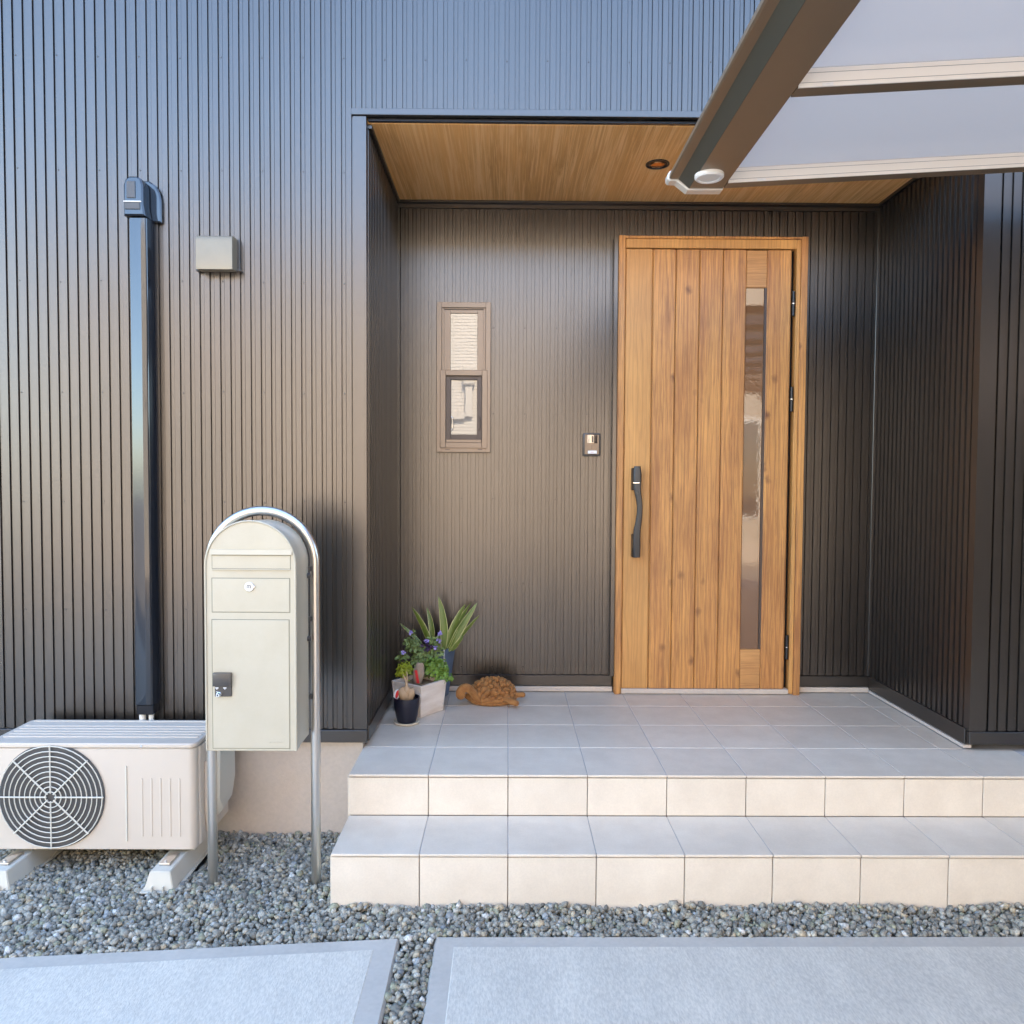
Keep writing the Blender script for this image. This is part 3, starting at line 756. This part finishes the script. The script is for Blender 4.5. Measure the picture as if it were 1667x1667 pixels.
# front plate with rim
def front(): 
    b = MB(); b.prism(archprof(BX0, BX1, .2045, .981), BF, BF+.0055, 'y', .0015); return b
fp = part('front_plate', front(), M['box'], mx, smooth=True)
# raised edge bead
rim = [(BX0+.002, .2055)]; rr = (BX1-BX0)/2-.003; cc = (BX0+BX1)/2; zc = .981-(BX1-BX0)/2
pts = [(BX0+.003, BF-.001, .206), (BX0+.003, BF-.001, zc)]+[(cc-rr*math.cos(math.pi*i/32), BF-.001, zc+rr*math.sin(math.pi*i/32)) for i in range(33)]+[(BX1-.003, BF-.001, .206)]
part('edge_bead', MB().tube(pts, .0035, 8), M['box'], mx, smooth=True)
q = lambda u, v: at(u, v, Y=BF)
M['gap'] = mat('shadow_gap_paint', (.20, .19, .13), .7)
def inset(u0, v0, u1, v1, name, proud=.0015, gap=.0024, bev=.001):
    a, b_ = q(u0, v0), q(u1, v1)
    part('joint', MB().box(a.x-gap, b_.x+gap, BF-.0004, BF+.001, b_.z-gap, a.z+gap), M['gap'], mx)
    return part(name, MB().box(a.x, b_.x, BF-proud, BF+.001, b_.z, a.z, bev), M['box'], mx)
dr = inset(345.5, 1009, 471.5, 1218, 'door_panel')
inset(345.5, 941.5, 471.5, 996.5, 'name_panel')
a, b_ = q(345.5, 904), q(472.5, 926)
part('joint', MB().box(a.x-.0018, b_.x+.0018, BF-.0004, BF+.001, b_.z-.001, a.z+.002), M['gap'], mx)
part('slot_flap', MB().box(a.x, b_.x, BF-.0012, BF+.001, b_.z, a.z, .0006), M['box'], mx)
part('flap_lip', MB().box(a.x-.001, b_.x+.001, BF-.006, BF+.001, b_.z-.0045, b_.z-.001, .0008), M['box'], mx)
c, d = q(343, 902.5), q(475, 895)
mb = MB(); mb.prism([(BF-.0075, c.z), (BF+.001, c.z), (BF+.001, d.z), (BF-.0045, d.z)], c.x-.001, d.x+.001, 'x', .0)
part('slot_hood', mb, M['box'], mx)
k = q(406.5, 955)
part('lock', MB().lathe([(.0158, .001), (.0158, -.004), (.0142, -.0065), (.012, -.007)], k.x, BF-.001, 24, 'y', k.z), M['lens'], mx, smooth=True)
part('lock_tab', MB().box(k.x+.011, k.x+.019, BF-.006, BF-.001, k.z-.003, k.z+.003, .001), M['chrome'], mx)
mb = MB()
for dx in (-.006, 0, .006): mb.box(k.x+dx-.0012, k.x+dx+.0012, BF-.0086, BF-.0078, k.z-.005, k.z+.004)
mb.box(k.x-.0072, k.x+.006, BF-.0086, BF-.0078, k.z+.0042, k.z+.006)
part('lock_mark', mb, M['dkplastic'], mx)
# latch plate on the door
a, b_ = q(348.5, 1094), q(378.5, 1116)
part('latch_cover', MB().box(a.x, b_.x, BF-.016, BF-.0015, b_.z, a.z, .0025, 2), M['dkplastic'], mx, smooth=True)
c, d = q(351, 1115.5), q(378, 1133)
lp = part('latch_plate', MB().box(c.x, d.x, BF-.008, BF-.0015, d.z, c.z, .0012), M['dkplastic'], mx)
k = q(358.5, 1128.5)
part('key_barrel', MB().lathe([(.0085, -.008), (.0085, -.016), (.0065, -.018), (.0065, -.026), (.0058, -.027)], k.x+.001, BF, 20, 'y', k.z), M['chrome'], mx, smooth=True)
part('keyhole', MB().box(k.x-.0006, k.x+.0026, BF-.0278, BF-.0272, k.z-.003, k.z+.003), M['blk'], mx)
part('pointer', MB().box(k.x-.011, k.x-.0055, BF-.0105, BF-.008, k.z+.007, k.z+.0105, .0008), M['chrome'], mx)
for uu in (354.5, 367.5):
    e = q(uu, 1119)
    part('latch_mark', MB().box(e.x-.0052, e.x+.0052, BF-.0088, BF-.0082, e.z-.0014, e.z+.0022), M['inkpale'], mx)
    part('latch_mark', MB().box(e.x-.0008, e.x+.0012, BF-.0088, BF-.0082, e.z-.0055, e.z-.0014), M['inkpale'], mx)
# small embossed script
a, b_ = q(439, 1207.5), q(461, 1209)
pts = [(a.x+(b_.x-a.x)*i/24, BF-.0017, a.z+.0022*math.sin(i*1.9)*(1 if i in (2, 9, 10) else .35)-.001) for i in range(25)]
part('embossed_script', MB().tube(pts, .0009, 5), M['box'], mx)
for v in (936, 1038):
    e = at(508, v, Y=py-.012)
    part('side_bolt', MB().lathe([(.010, -.004), (.010, .007), (.004, .009)], BX1-.003, -.166, 12, 'x', e.z), M['dkplastic'], mx, smooth=True)
for z in (.34, .62, .80):
    for xs in (-.457, -.099): part('stand_spacer', MB().box(min(xs, -.4 if xs < -.3 else xs), xs if xs > -.3 else -.40, -.159, -.145, z-.008, z+.008) if xs < -.3 else MB().box(-.12, xs, -.159, -.145, z-.008, z+.008), M['dkplastic'], mx)

# ------------------------------------------------------------------ soffit downlight, carport
dl = thing('recessed_downlight', (1.27, .66, SZ), 'round recessed downlight in the wood soffit above the door', 'ceiling light')
cx, cy = at(1070.5, 267, Z=SZ).xy
part('trim_ring', MB().lathe([(.044, 0), (.054, 0), (.054, -.004), (.046, -.005), (.044, -.002)], cx, cy, 40, 'z', SZ), M['blkgloss'], dl, smooth=True)
mb = MB(); prof = [(.046, -.0052), (.044, -.0056), (.043, -.0050), (.0, -.0046)]
bmx = bmesh.new(); bmesh.ops.create_circle(bmx, cap_ends=True, segments=40, radius=.0435); mb.add(bmx, Matrix.Translation((cx, cy, SZ-.0025)))
part('aperture', mb, M['blk'], dl)
bmx = bmesh.new(); bmesh.ops.create_uvsphere(bmx, u_segments=24, v_segments=12, radius=.034)
mb = MB(); mb.add(bmx, Matrix.Translation((cx, cy+.004, SZ-.003)) @ Matrix.Diagonal((1, 1, .16, 1)))
part('reflector', mb, M['copper'], dl, smooth='all')

cp = thing('carport', (2.5, -2.7, -.35), 'brown aluminium carport with smoky translucent roof panels', 'carport')
CZ = 2.20
bp = [(1.262, CZ), (1.386, CZ), (1.390, CZ+.008), (1.390, CZ+.075), (1.372, CZ+.085), (1.23, CZ+.085), (1.194, CZ+.058), (1.188, CZ+.050), (1.188, CZ+.036), (1.194, CZ+.033), (1.222, CZ+.033)]
CY0, CY1 = -.010, -5.6
part('gutter_beam', MB().prism(bp, CY1, CY0, 'y'), M['bronze'], cp)
part('beam_groove', MB().prism([(1.2225, CZ+.0315), (1.2615, CZ-.001), (1.263, CZ-.0005), (1.224, CZ+.033)], CY1, CY0, 'y'), M['band'], cp)  # sloping strip along the beam, darker than the underside
mb = MB(); mb.prism([(1.258, CZ-.005), (1.386, CZ-.004), (1.392, CZ+.008), (1.392, CZ+.080), (1.374, CZ+.088), (1.228, CZ+.088), (1.190, CZ+.062), (1.183, CZ+.052), (1.183, CZ+.034), (1.191, CZ+.028), (1.216, CZ+.027)], CY0+.002, CY0+.050, 'y', .003)
part('end_cap', mb, M['cap'], cp)
cl = thing('beam_light', (1.30, -.1, CZ), 'round white light under the end of the carport beam', 'light')
lc = at(1154.5, 290, Z=CZ-.012)
part('light_ring', MB().lathe([(.051, 0), (.051, -.010), (.046, -.015), (.038, -.015), (.036, -.011)], lc.x, lc.y, 40, 'z', CZ), M['white'], cl, smooth=True)
part('light_lens', MB().lathe([(.036, -.010), (.032, -.012), (.0, -.0125)][:2]+[(.002, -.013)], lc.x, lc.y, 40, 'z', CZ), M['lens'], cl, smooth=True)
SLP = .062
def slopebar(name, x0, x1, y0, y1, dz0, dz1, m_, par, bev=0):
    z = lambda x: CZ+SLP*(x-1.39)
    return part(name, MB().prism([(x0, z(x0)+dz0), (x1, z(x1)+dz0), (x1, z(x1)+dz1), (x0, z(x0)+dz1)], y0, y1, 'y', bev), m_, par)
CW = 4.1
for i in range(9):
    y = -.062-.672*i
    if y < CY1: break
    slopebar('rafter', 1.389, CW, y, y+.050, .000, .052, M['bronze'], cp)
    slopebar('rafter_face', 1.391, CW, y-.006, y-.0005, -.001, .050, M['creambar'], cp)
    slopebar('rafter_groove', 1.393, CW, y-.0066, y-.0062, .010, .0112, M['ink'], cp)
    slopebar('rafter_groove', 1.393, CW, y-.0066, y-.0062, .036, .0372, M['ink'], cp)
    sx = 1.495 if i == 0 else 1.455
    if i < 2:
        slopebar('label_sticker', sx, sx+.030, y-.0082, y-.0068, -.001, .008, M['sticker'], cp)
        slopebar('label_print', sx+.010, sx+.021, y-.0088, y-.0084, .0025, .0045, M['inkpale'], cp)
    if y-.672 > CY1:
        slopebar('roof_panel', 1.39, CW, y-.672+.051, y-.007, .050, .053, M['poly'], cp)
part('far_beam', MB().box(CW, CW+.12, CY1, CY0, CZ+.08, CZ+.27, .003), M['bronze'], cp)
for y in (-3.6, -5.3):
    part('post', MB().box(1.23, 1.34, y-.06, y+.06, -.45, CZ-.001, .004), M['bronze'], cp)
for y in (-3.6, -5.3):
    part('post', MB().box(CW+.01, CW+.11, y-.06, y+.06, -.45, CZ+.08, .004), M['bronze'], cp)

# ------------------------------------------------------------------ potted things
def leafquad(bm, c, n, up, ln, wd, fold=.25, mi=0):
    """small cupped leaf of four triangles"""
    n = n.normalized(); up = (up-n*up.dot(n)).normalized(); sd_ = n.cross(up)
    b0 = c; tip = c+up*ln; mid = c+up*ln*.5
    L_ = mid+sd_*wd*.5+n*wd*fold; R_ = mid-sd_*wd*.5+n*wd*fold
    L2 = c+up*ln*.8+sd_*wd*.33+n*wd*fold*.7; R2 = c+up*ln*.8-sd_*wd*.33+n*wd*fold*.7
    v = [bm.verts.new(p) for p in (b0, L_, L2, tip, R2, R_, mid)]
    for t in ((0, 6, 1), (1, 6, 2), (2, 6, 3), (3, 6, 4), (4, 6, 5), (5, 6, 0)):
        f = bm.faces.new([v[i] for i in t]); f.material_index = mi; f.smooth = True
rnd = random.Random(3)
def rv(): 
    v = Vector((rnd.gauss(0, 1), rnd.gauss(0, 1), rnd.gauss(0, 1))); return v.normalized()
def clump(bm, c, rad, n, ln, wd, out=.8):
    c = Vector(c)
    for _ in range(n):
        d = rv(); d.z = abs(d.z)*.9-.25 if rnd.random() < .8 else d.z; d.normalize()
        p = c+Vector((d.x*rad[0], d.y*rad[1], d.z*rad[2]))*rnd.uniform(.55, 1.05)
        nn = (d*out+Vector((0, -.25, .6))+rv()*.5); s = rnd.uniform(.7, 1.25)
        leafquad(bm, p, nn, rv()+d*.4, ln*s, wd*s)

# crate
cr = thing('crate_planter', (.17, .87, 0), 'whitewashed wooden crate planted with green leaves and purple flowers', 'planter')
n0 = at(685, 1169, Z=0); n0.z = .001
ea = Vector((.094, .128, 0)).normalized(); eb = Vector((-.142, .101, 0)).normalized(); eb = Vector((-ea.y, ea.x, 0))
La, Lb, Hh, th = .160, .168, .152, .011
def frust(a0, a1, b0, b1, z0, z1, f=.012):
    """box in crate axes, sides flared outwards with height"""
    b = bmesh.new(); vs = []
    ca, cb = La/2, Lb/2
    for z in (z0, z1):
        k = 1+2*f*(z/Hh)/La
        for (a, bb) in ((a0, b0), (a1, b0), (a1, b1), (a0, b1)):
            aa = ca+(a-ca)*k; b2 = cb+(bb-cb)*k
            p = n0+ea*aa+eb*b2; vs.append(b.verts.new((p.x, p.y, z+.001)))
    for f_2 in ((3, 2, 1, 0), (4, 5, 6, 7), (0, 1, 5, 4), (1, 2, 6, 5), (2, 3, 7, 6), (3, 0, 4, 7)): b.faces.new([vs[i] for i in f_2])
    bmesh.ops.bevel(b, geom=b.edges[:], offset=.0012, segments=1, affect='EDGES'); return MB().add(b)
part('side_board', frust(0, La, 0, th, 0, Hh), M['paint'], cr)
part('side_board', frust(0, La, Lb-th, Lb, 0, Hh), M['paint'], cr)
part('side_board', frust(0, th, th+.0006, Lb-th-.0006, 0, Hh), M['paint'], cr)
part('side_board', frust(La-th, La, th+.0006, Lb-th-.0006, 0, Hh), M['paint'], cr)
part('soil', frust(th+.001, La-th-.001, th+.001, Lb-th-.001, .01, Hh-.018), M['soil'], cr)
# faint stencil letters up the right face
mb = MB()
for i in range(22):
    zz = .028+i*.0048
    if i in (7, 8, 16): continue
    w = rnd.choice((.002, .003, .004))
    p = n0+ea*(La-.006+.010*zz/Hh-w)-eb*(.0062*zz/Hh+.0012)
    mb.box(p.x-w/2, p.x+w/2, p.y-.0004, p.y+.0004, zz, zz+.0028)
part('stencil_print', mb, M['ink'], cr)
ct = n0+ea*La/2+eb*Lb/2
def P3(u, v, y): return at(u, v, Y=y)
mb = MB(); clump(mb.bm, P3(659, 1094, .86), (.040, .035, .050), 420, .012, .009)
part('foliage', mb, M['leafA'], cr, flip=False, label='chartreuse small leaved plant')
mb = MB(); clump(mb.bm, P3(709, 1090, .87), (.058, .045, .058), 420, .019, .017); clump(mb.bm, P3(722, 1104, .84), (.035, .03, .035), 110, .019, .016)
part('foliage', mb, M['leafB'], cr, flip=False, label='bright green round leaved plant')
mb = MB()
for (u, v, r_2, n) in ((690, 1075, .06, 260), (675, 1052, .035, 110), (690, 1062, .05, 150), (705, 1045, .03, 80), (666, 1045, .022, 50), (655, 1070, .026, 60), (712, 1060, .03, 60), (672, 1030, .010, 12)):
    clump(mb.bm, P3(u, v, .93), (r_2, r_2*.8, r_2*.7), n, .022, .013)
part('foliage', mb, M['leafC'], cr, flip=False, label='grey green lobed leaves')
mb = MB(); clump(mb.bm, P3(693, 1052, .90), (.022, .015, .018), 26, .028, .016)
part('foliage', mb, M['leafP'], cr, flip=False, label='dark purple leaves')
mb = MB()
FL = [(670, 1030), (694, 1043), (716, 1031), (715, 1043), (709, 1055), (657, 1062)]
for (u, v) in FL:
    p = P3(u, v, .90); q_ = P3(690+(u-690)*.35, 1075, .92)
    mb.tube([q_, (q_+p)/2+Vector((0, 0, -.006)), p], .0012, 5)
mb.tube([P3(688, 1075, .9), P3(684, 1050, .89), P3(674, 1034, .89)], .0012, 5)
part('stems', mb, M['stem'], cr)
for (u, v) in FL:
    mb = MB(); c = P3(u, v, .895)
    for _ in range(16): leafquad(mb.bm, c+rv()*.004, rv(), rv(), .013, .009)
    part('flower', mb, M['flower'], cr, flip=False)
bmx = bmesh.new(); bmesh.ops.create_uvsphere(bmx, u_segments=20, v_segments=14, radius=1)
for v in bmx.verts:
    h = math.sin(v.co.x*7+v.co.z*5)*.06+math.sin(v.co.z*11+v.co.y*6)*.05; v.co *= 1+h
mb = MB(); cdr = P3(681, 1098, .80); mb.add(bmx, Matrix.Translation(cdr) @ Matrix.Rotation(R(8), 4, 'Y') @ Matrix.Diagonal((.027, .016, .062, 1)))
part('driftwood_marker', mb, M['stone'], cr, smooth='all')
a, b_ = P3(676.5, 1091, .778), P3(681, 1112, .778)
mb = MB(); mb.prism([(a.x-.004, a.z), (a.x+.007, a.z+.001), (b_.x+.006, b_.z), (b_.x-.007, b_.z)], .774, .778, 'y')
part('red_tag', mb, M['red'], cr)
sk = P3(723, 1062, .93)
part('stake', MB().box(sk.x-.0016, sk.x+.0016, .928, .931, sk.z-.08, sk.z+.02), M['white'], cr)

# black pot with bulb plant
bpz = at(662, 1177, Z=0)
bx, by = bpz.x, bpz.y
sa = part('pot_saucer', MB().lathe([(.040, 0), (.055, .003), (.061, .011), (.0595, .0125), (.052, .006), (.02, .0045)], bx, by, 40), M['saucer'], smooth=True)
tag(sa, 'cream round saucer under the small black pot', 'saucer')
bpot = thing('bulb_pot', (bx, by, .005), 'small glossy black pot holding a tan swollen stemmed plant', 'potted plant')
part('pot', MB().lathe([(.036, .0065), (.043, .010), (.050, .040), (.0585, .085), (.0605, .118), (.060, .122), (.056, .122), (.055, .108), (.01, .106)], bx, by, 40), M['navy'], bpot, smooth=True)
cz_ = .128
def blob(c, rad, ang, m_, name, par):
    b = bmesh.new(); bmesh.ops.create_uvsphere(b, u_segments=18, v_segments=12, radius=1)
    for v in b.verts: v.co *= 1+.05*math.sin(v.co.x*6+v.co.y*4)+.04*math.sin(v.co.z*9)
    mm = MB(); mm.add(b, Matrix.Translation(c) @ Matrix.Rotation(ang, 4, 'Y') @ Matrix.Diagonal((*rad, 1)))
    return part(name, mm, m_, par, smooth='all')
Yb = by-.004
blob(P3(657, 1131, Yb), (.024, .024, .036), R(-18), M['bulb'], 'caudex', bpot)
blob(P3(668, 1131, Yb+.004), (.021, .022, .034), R(16), M['bulb'], 'caudex', bpot)
blob(P3(662, 1124, Yb), (.018, .018, .022), 0, M['bulb'], 'caudex', bpot)
part('neck', MB().tube([P3(662, 1126, Yb), P3(662, 1118, Yb), P3(661.5, 1112, Yb), P3(660, 1105, Yb), P3(656, 1098, Yb)], [.013, .008, .0065, .005, .0015], 8), M['bulb'], bpot, smooth='all')
part('neck', MB().tube([P3(661.5, 1113, Yb), P3(663.5, 1104, Yb), P3(662, 1092, Yb)], [.005, .0035, .0012], 8), M['bulb'], bpot, smooth='all')
lb = P3(645.5, 1131, by-.01)
mb = MB(); b = bmesh.new(); bmesh.ops.create_uvsphere(b, u_segments=16, v_segments=8, radius=1)
mb.add(b, Matrix.Translation(lb) @ Matrix.Rotation(R(14), 4, 'Y') @ Matrix.Diagonal((.014, .004, .026, 1)))
part('plant_label', mb, M['white'], bpot, smooth='all')
mb = MB(); b = bmesh.new(); bmesh.ops.create_uvsphere(b, u_segments=16, v_segments=8, radius=1)
mb.add(b, Matrix.Translation(lb+Vector((.003, -.003, .003))) @ Matrix.Rotation(R(14), 4, 'Y') @ Matrix.Diagonal((.007, .003, .020, 1)))
part('label_spot', mb, M['red'], bpot, smooth='all')

# slate blue planter with strap leaves
tp = thing('tall_planter', (.25, 1.05, 0), 'slate blue square planter of strappy leaves behind the crate', 'planter')
fc = Vector((.285, .985, 0)); u1 = Vector((.049, .14, 0)).normalized(); u2 = Vector((-u1.y, u1.x, 0)); S_ = .145
def tap(s0, s1, z0, z1, wall=None):
    b = bmesh.new(); cen = fc+(u1+u2)*S_/2; vs = []
    for s, z in ((s0, z0), (s1, z1)):
        for (a, c_) in ((-1, -1), (1, -1), (1, 1), (-1, 1)):
            p = cen+u1*a*s/2+u2*c_*s/2; vs.append(b.verts.new((p.x, p.y, z)))
    for f_2 in ((3, 2, 1, 0), (4, 5, 6, 7), (0, 1, 5, 4), (1, 2, 6, 5), (2, 3, 7, 6), (3, 0, 4, 7)): b.faces.new([vs[i] for i in f_2])
    return b
mb = MB(); b = tap(.088, S_, .001, .262)
top = [f for f in b.faces if f.normal.z > .9 or all(v.co.z > .26 for v in f.verts)]
r1 = bmesh.ops.inset_region(b, faces=top, thickness=.009, depth=0)
bmesh.ops.translate(b, verts=list({v for f in top for v in f.verts}), vec=(0, 0, -.03))
bmesh.ops.bevel(b, geom=[e for e in b.edges if e.is_manifold], offset=.0018, segments=2, affect='EDGES')
mb.add(b); part('pot', mb, M['bluepot'], tp, smooth=True)
part('soil', MB().add(tap(.110, .118, .20, .236)), M['soil'], tp)
def strap(base, tip, wd, bow, tw=0, y0=1.03, y1=1.06):
    p0 = P3(*base, y0); p2 = P3(*tip, y1); p1 = (p0+p2)/2+Vector((bow, -.02, .01)); mb = MB(); rows_ = []
    n = 12
    for i in range(n+1):
        t = i/n; p = p0*(1-t)**2+p1*2*t*(1-t)+p2*t*t; d = ((p1-p0)*(1-t)+(p2-p1)*t).normalized()
        w = wd*(.55+1.6*t-1.75*t*t-.38*t**6)*.95 if t < .999 else .0008
        w = max(.0008, 1.3*wd*min(1, .5+1.5*t)*(1-t**3.2)**.8)
        sd_ = d.cross(Vector((0, 1, 0))).normalized()
        sd_ = (Matrix.Rotation(tw, 3, d) @ sd_); nn = sd_.cross(d)
        wav = .0012*math.sin(i*2.1)
        rows_.append([mb.bm.verts.new(p+sd_*w/2*k+nn*(abs(k)*w*.16+wav*k*k)) for k in (-1, -.84, 0, .84, 1)])
    for i in range(n):
        for j in range(4):
            f = mb.bm.faces.new((rows_[i][j], rows_[i][j+1], rows_[i+1][j+1], rows_[i+1][j])); f.smooth = True
            f.material_index = 1 if j in (0, 3) else 0
    part('leaf', mb, [M['leafD'], M['leafE']], tp, flip=False)
for args in (((722, 1060), (713.5, 971), .032, .030, .2), ((729, 1060), (777, 981), .030, -.004, -.2), ((727, 1058), (758, 983), .030, -.020, .3, 1.05, 1.10),
             ((726, 1058), (768, 980), .022, -.014, .5, 1.05, 1.12), ((730, 1060), (781, 1001), .020, .006, .6, 1.05, 1.08), ((703, 1058), (670, 988), .026, .020, -.3),
             ((704, 1050), (694.5, 989), .024, .022, .4, 1.05, 1.08), ((690, 1052), (650, 1014), .014, .004, .4), ((733, 1058), (754, 1032), .018, .030, .5),
             ((732, 1058), (752, 1012), .020, .018, .8), ((712, 1062), (716, 1030), .026, .0, .3), ((735, 1060), (747, 1040), .020, .02, .4)):
    strap(*args)

# plush turtle
tu = thing('plush_turtle', (.56, .96, 0), 'brown chenille plush turtle lying on the porch tiles', 'soft toy')
Yt = .975
def Q(u, v, dy=0): return at(u, v, Y=Yt+dy)
def skinbody(chains, name, m_, par, sub=2):
    me = bpy.data.meshes.new(name); vs, es, rs = [], [], []
    for ch in chains:
        prev = ch[0] if isinstance(ch[0], int) else None
        for it in (ch[1:] if prev is not None else ch):
            vs.append(it[0]); rs.append(it[1])
            if prev is not None: es.append((prev, len(vs)-1))
            prev = len(vs)-1
    cen = sum((Vector(v) for v in vs), Vector())/len(vs)
    me.from_pydata([tuple(Vector(v)-cen) for v in vs], es, [])
    o = bpy.data.objects.new(name, me); col.objects.link(o)
    md = o.modifiers.new('skin', 'SKIN'); md.use_smooth_shade = True
    for i, r in enumerate(rs):
        sv = me.skin_vertices[0].data[i]; sv.radius = r if isinstance(r, tuple) else (r, r); sv.use_root = (i == 0)
    ss = o.modifiers.new('sub', 'SUBSURF'); ss.levels = sub; ss.render_levels = sub
    me.materials.append(m_); o.parent = par; o.location = cen-WP[par.name]; return o
def g0(p, r): p = Vector(p); p.z = max(p.z, r); return p
def roll(pts, rr, name='leg', n=12):
    pts = [Vector(p) for p in pts]; out = []; rad = []
    d0 = (pts[0]-pts[1]).normalized(); d1 = (pts[-1]-pts[-2]).normalized()
    R0, R1 = (rr[0], rr[-1]) if isinstance(rr, tuple) else (rr, rr)
    def rad_at(t): return R0+(R1-R0)*t
    for q, f in ((.95, .3), (.75, .66), (.4, .92)): out.append(pts[0]+d0*R0*q); rad.append(R0*f)
    for i, p in enumerate(pts): out.append(p); rad.append(rad_at(i/(len(pts)-1)))
    for q, f in ((.4, .92), (.75, .66), (.95, .3)): out.append(pts[-1]+d1*R1*q); rad.append(R1*f)
    return MB().tube(out, rad, n)
def curve(ps, n=10):
    ps = [Vector(p) for p in ps]; out = []
    for i in range(n+1):
        t = i/n; q = ps
        while len(q) > 1: q = [q[k]*(1-t)+q[k+1]*t for k in range(len(q)-1)]
        out.append(q[0])
    return out
def W(u, v, y, zmin=.0):
    p = at(u, v, Y=y); p.z = max(p.z, zmin); return p
b = bmesh.new(); bmesh.ops.create_uvsphere(b, u_segments=28, v_segments=14, radius=1)
bd = Q(801, 1134); bd.z = .030
part('body', MB().add(b, Matrix.Translation(bd) @ Matrix.Diagonal((.108, .086, .030, 1))), M['fur'], tu, smooth='all')
part('neck', roll(curve([W(781, 1140, .905, .02), W(775, 1138, .90, .03), W(767, 1119, .895), W(762, 1120, .895)]), .0185), M['fur'], tu, smooth='all')
part('head', roll(curve([W(764, 1122, .895), W(757, 1116, .89), W(748, 1124, .888), W(750, 1131, .886)], 8), (.022, .0245), n=16), M['fur'], tu, smooth='all')
part('leg', roll(curve([W(779, 1143, .93, .015), W(768, 1140, .94, .018), W(760, 1133, .95, .02)], 6), .014), M['fur'], tu, smooth='all')
part('leg', roll([W(812, 1137, .915, .017), W(826, 1140, .885, .0145), W(840.5, 1145, .850, .0145)], .0145), M['fur'], tu, smooth='all')
part('leg', roll([W(828, 1132, .965, .017), W(842, 1131.5, .955, .0145), W(851, 1131, .95, .0137)], .0137), M['fur'], tu, smooth='all')
# shell: dome of chenille loops over a rolled rim
sc0 = Q(802, 1131); sc0.z = .040
mb = MB(); b = bmesh.new(); bmesh.ops.create_icosphere(b, subdivisions=3, radius=1)
for v in b.verts:
    if v.co.z < -.15: v.co.z = -.15
mb.add(b, Matrix.Translation(sc0) @ Matrix.Diagonal((.103, .078, .068, 1)))
ph = 0
shell_pts = []
for ri, (el, cnt) in enumerate(((3, 20), (17, 19), (31, 16), (45, 13), (60, 9), (76, 5), (90, 1))):
    for j in range(cnt):
        a = 2*math.pi*(j+.5*(ri % 2))/cnt+rnd.uniform(-.08, .08); e = R(el+rnd.uniform(-3, 3))
        p = sc0+Vector((.110*math.cos(e)*math.cos(a), .084*math.cos(e)*math.sin(a), .074*math.sin(e)))
        bb = bmesh.new(); bmesh.ops.create_icosphere(bb, subdivisions=2, radius=1)
        s = rnd.uniform(.0140, .0185)
        nrm = Vector((math.cos(e)*math.cos(a), math.cos(e)*math.sin(a), math.sin(e)))
        rot = nrm.to_track_quat('Z', 'Y').to_matrix().to_4x4() @ Matrix.Rotation(rnd.uniform(0, 3), 4, 'Z')
        mb.add(bb, Matrix.Translation(p) @ rot @ Matrix.Diagonal((s*1.15, s*.72, s*1.0, 1)))
part('shell', mb, M['fur'], tu, smooth='all', flip=False)
part('shell_rim', MB().tube([sc0+Vector((.108*math.cos(a), .085*math.sin(a), -.026)) for a in [2*math.pi*i/40 for i in range(41)]], .012, 10), M['fur'], tu, smooth='all')
ringp = [sc0+Vector((.112*math.cos(a), .086*math.sin(a), -.012)) for a in [2*math.pi*i/40 for i in range(41)]]
part('shell_rim', MB().tube(ringp, .013, 10), M['fur'], tu, smooth='all')

# ------------------------------------------------------------------ across the street (cream house seen mirrored in the glass; dark house and fence added, unseen)
nh = thing('neighbour_house', (-1, -9.5, -.4), 'sunlit cream sided house across the lane reflected in the glass', 'house')
NY = -9.5
mb = MB()
z = .0
while z < 4.98:
    mb.prism([(NY, z), (NY-.010, z+.058), (NY-.12, z+.058), (NY-.12, z)], -7.5, 5.6, 'x'); z += .060
part('siding', mb, M['siding'], nh)
part('wall', MB().box(-7.4, 5.5, NY-6, NY-.13, -.4, 5.0), M['siding'], nh)
part('base', MB().box(-7.5, 5.6, NY-.13, NY-.005, -.45, -.001), M['found'], nh)
part('parapet', MB().box(-7.55, 5.65, NY-6.05, NY+.03, 5.005, 5.07, .01), M['white'], nh)
for (x0, x1, z0, z1) in ((4.7, 5.4, .5, 2.3), (-5.6, -4.0, .9, 2.1)):
    w = part('window', MB().box(x0-.06, x1+.06, NY-.05, NY+.03, z0-.06, z1+.06, .01), M['white'], nh)
    part('pane', MB().box(x0, x1, NY+.031, NY+.036, z0, z1), M['gl'], w)
mb = MB(); mb.box(-.24, -.02, NY+.002, NY+.16, 2.95, 3.30, .02); mb.box(-.20, -.06, NY+.002, NY+.10, 2.35, 2.95, .01); mb.box(-1.9, -.201, NY+.002, NY+.10, 2.30, 2.44, .01)
part('duct', mb, M['siding'], nh)
dh = thing('added_dark_house', (10, -8.5, -.4), 'unseen dark brown house added to darken what the right side of the entrance wall mirrors', 'house')  # out of view, added so the right entrance wall reflects something dark
mb = MB(); z = -.4
while z < 6.2:
    mb.prism([(-8.2, z), (-8.212, z+.178), (-8.4, z+.178), (-8.4, z)], 5.85, 16, 'x'); z += .18
part('siding', mb, M['bronze2'], dh)
part('wall', MB().box(5.9, 15.9, -14, -8.41, -.4, 6.2), M['bronze2'], dh)

bf = thing('added_dark_fence', (4.6, -3, -.4), 'unseen dark board fence added beyond the carport to darken the right of the alcove', 'fence')  # out of view, added to block light from the right of the alcove
for i in range(10):
    part('board', MB().box(4.56, 4.59, -5.8, -.3, -.38+i*.21, -.38+i*.21+.195, .003), M['bronze2'], bf)
for y in (-5.7, -3.9, -2.1, -.4):
    part('post', MB().box(4.592, 4.65, y-.03, y+.03, -.5, 1.75, .003), M['bronze2'], bf)
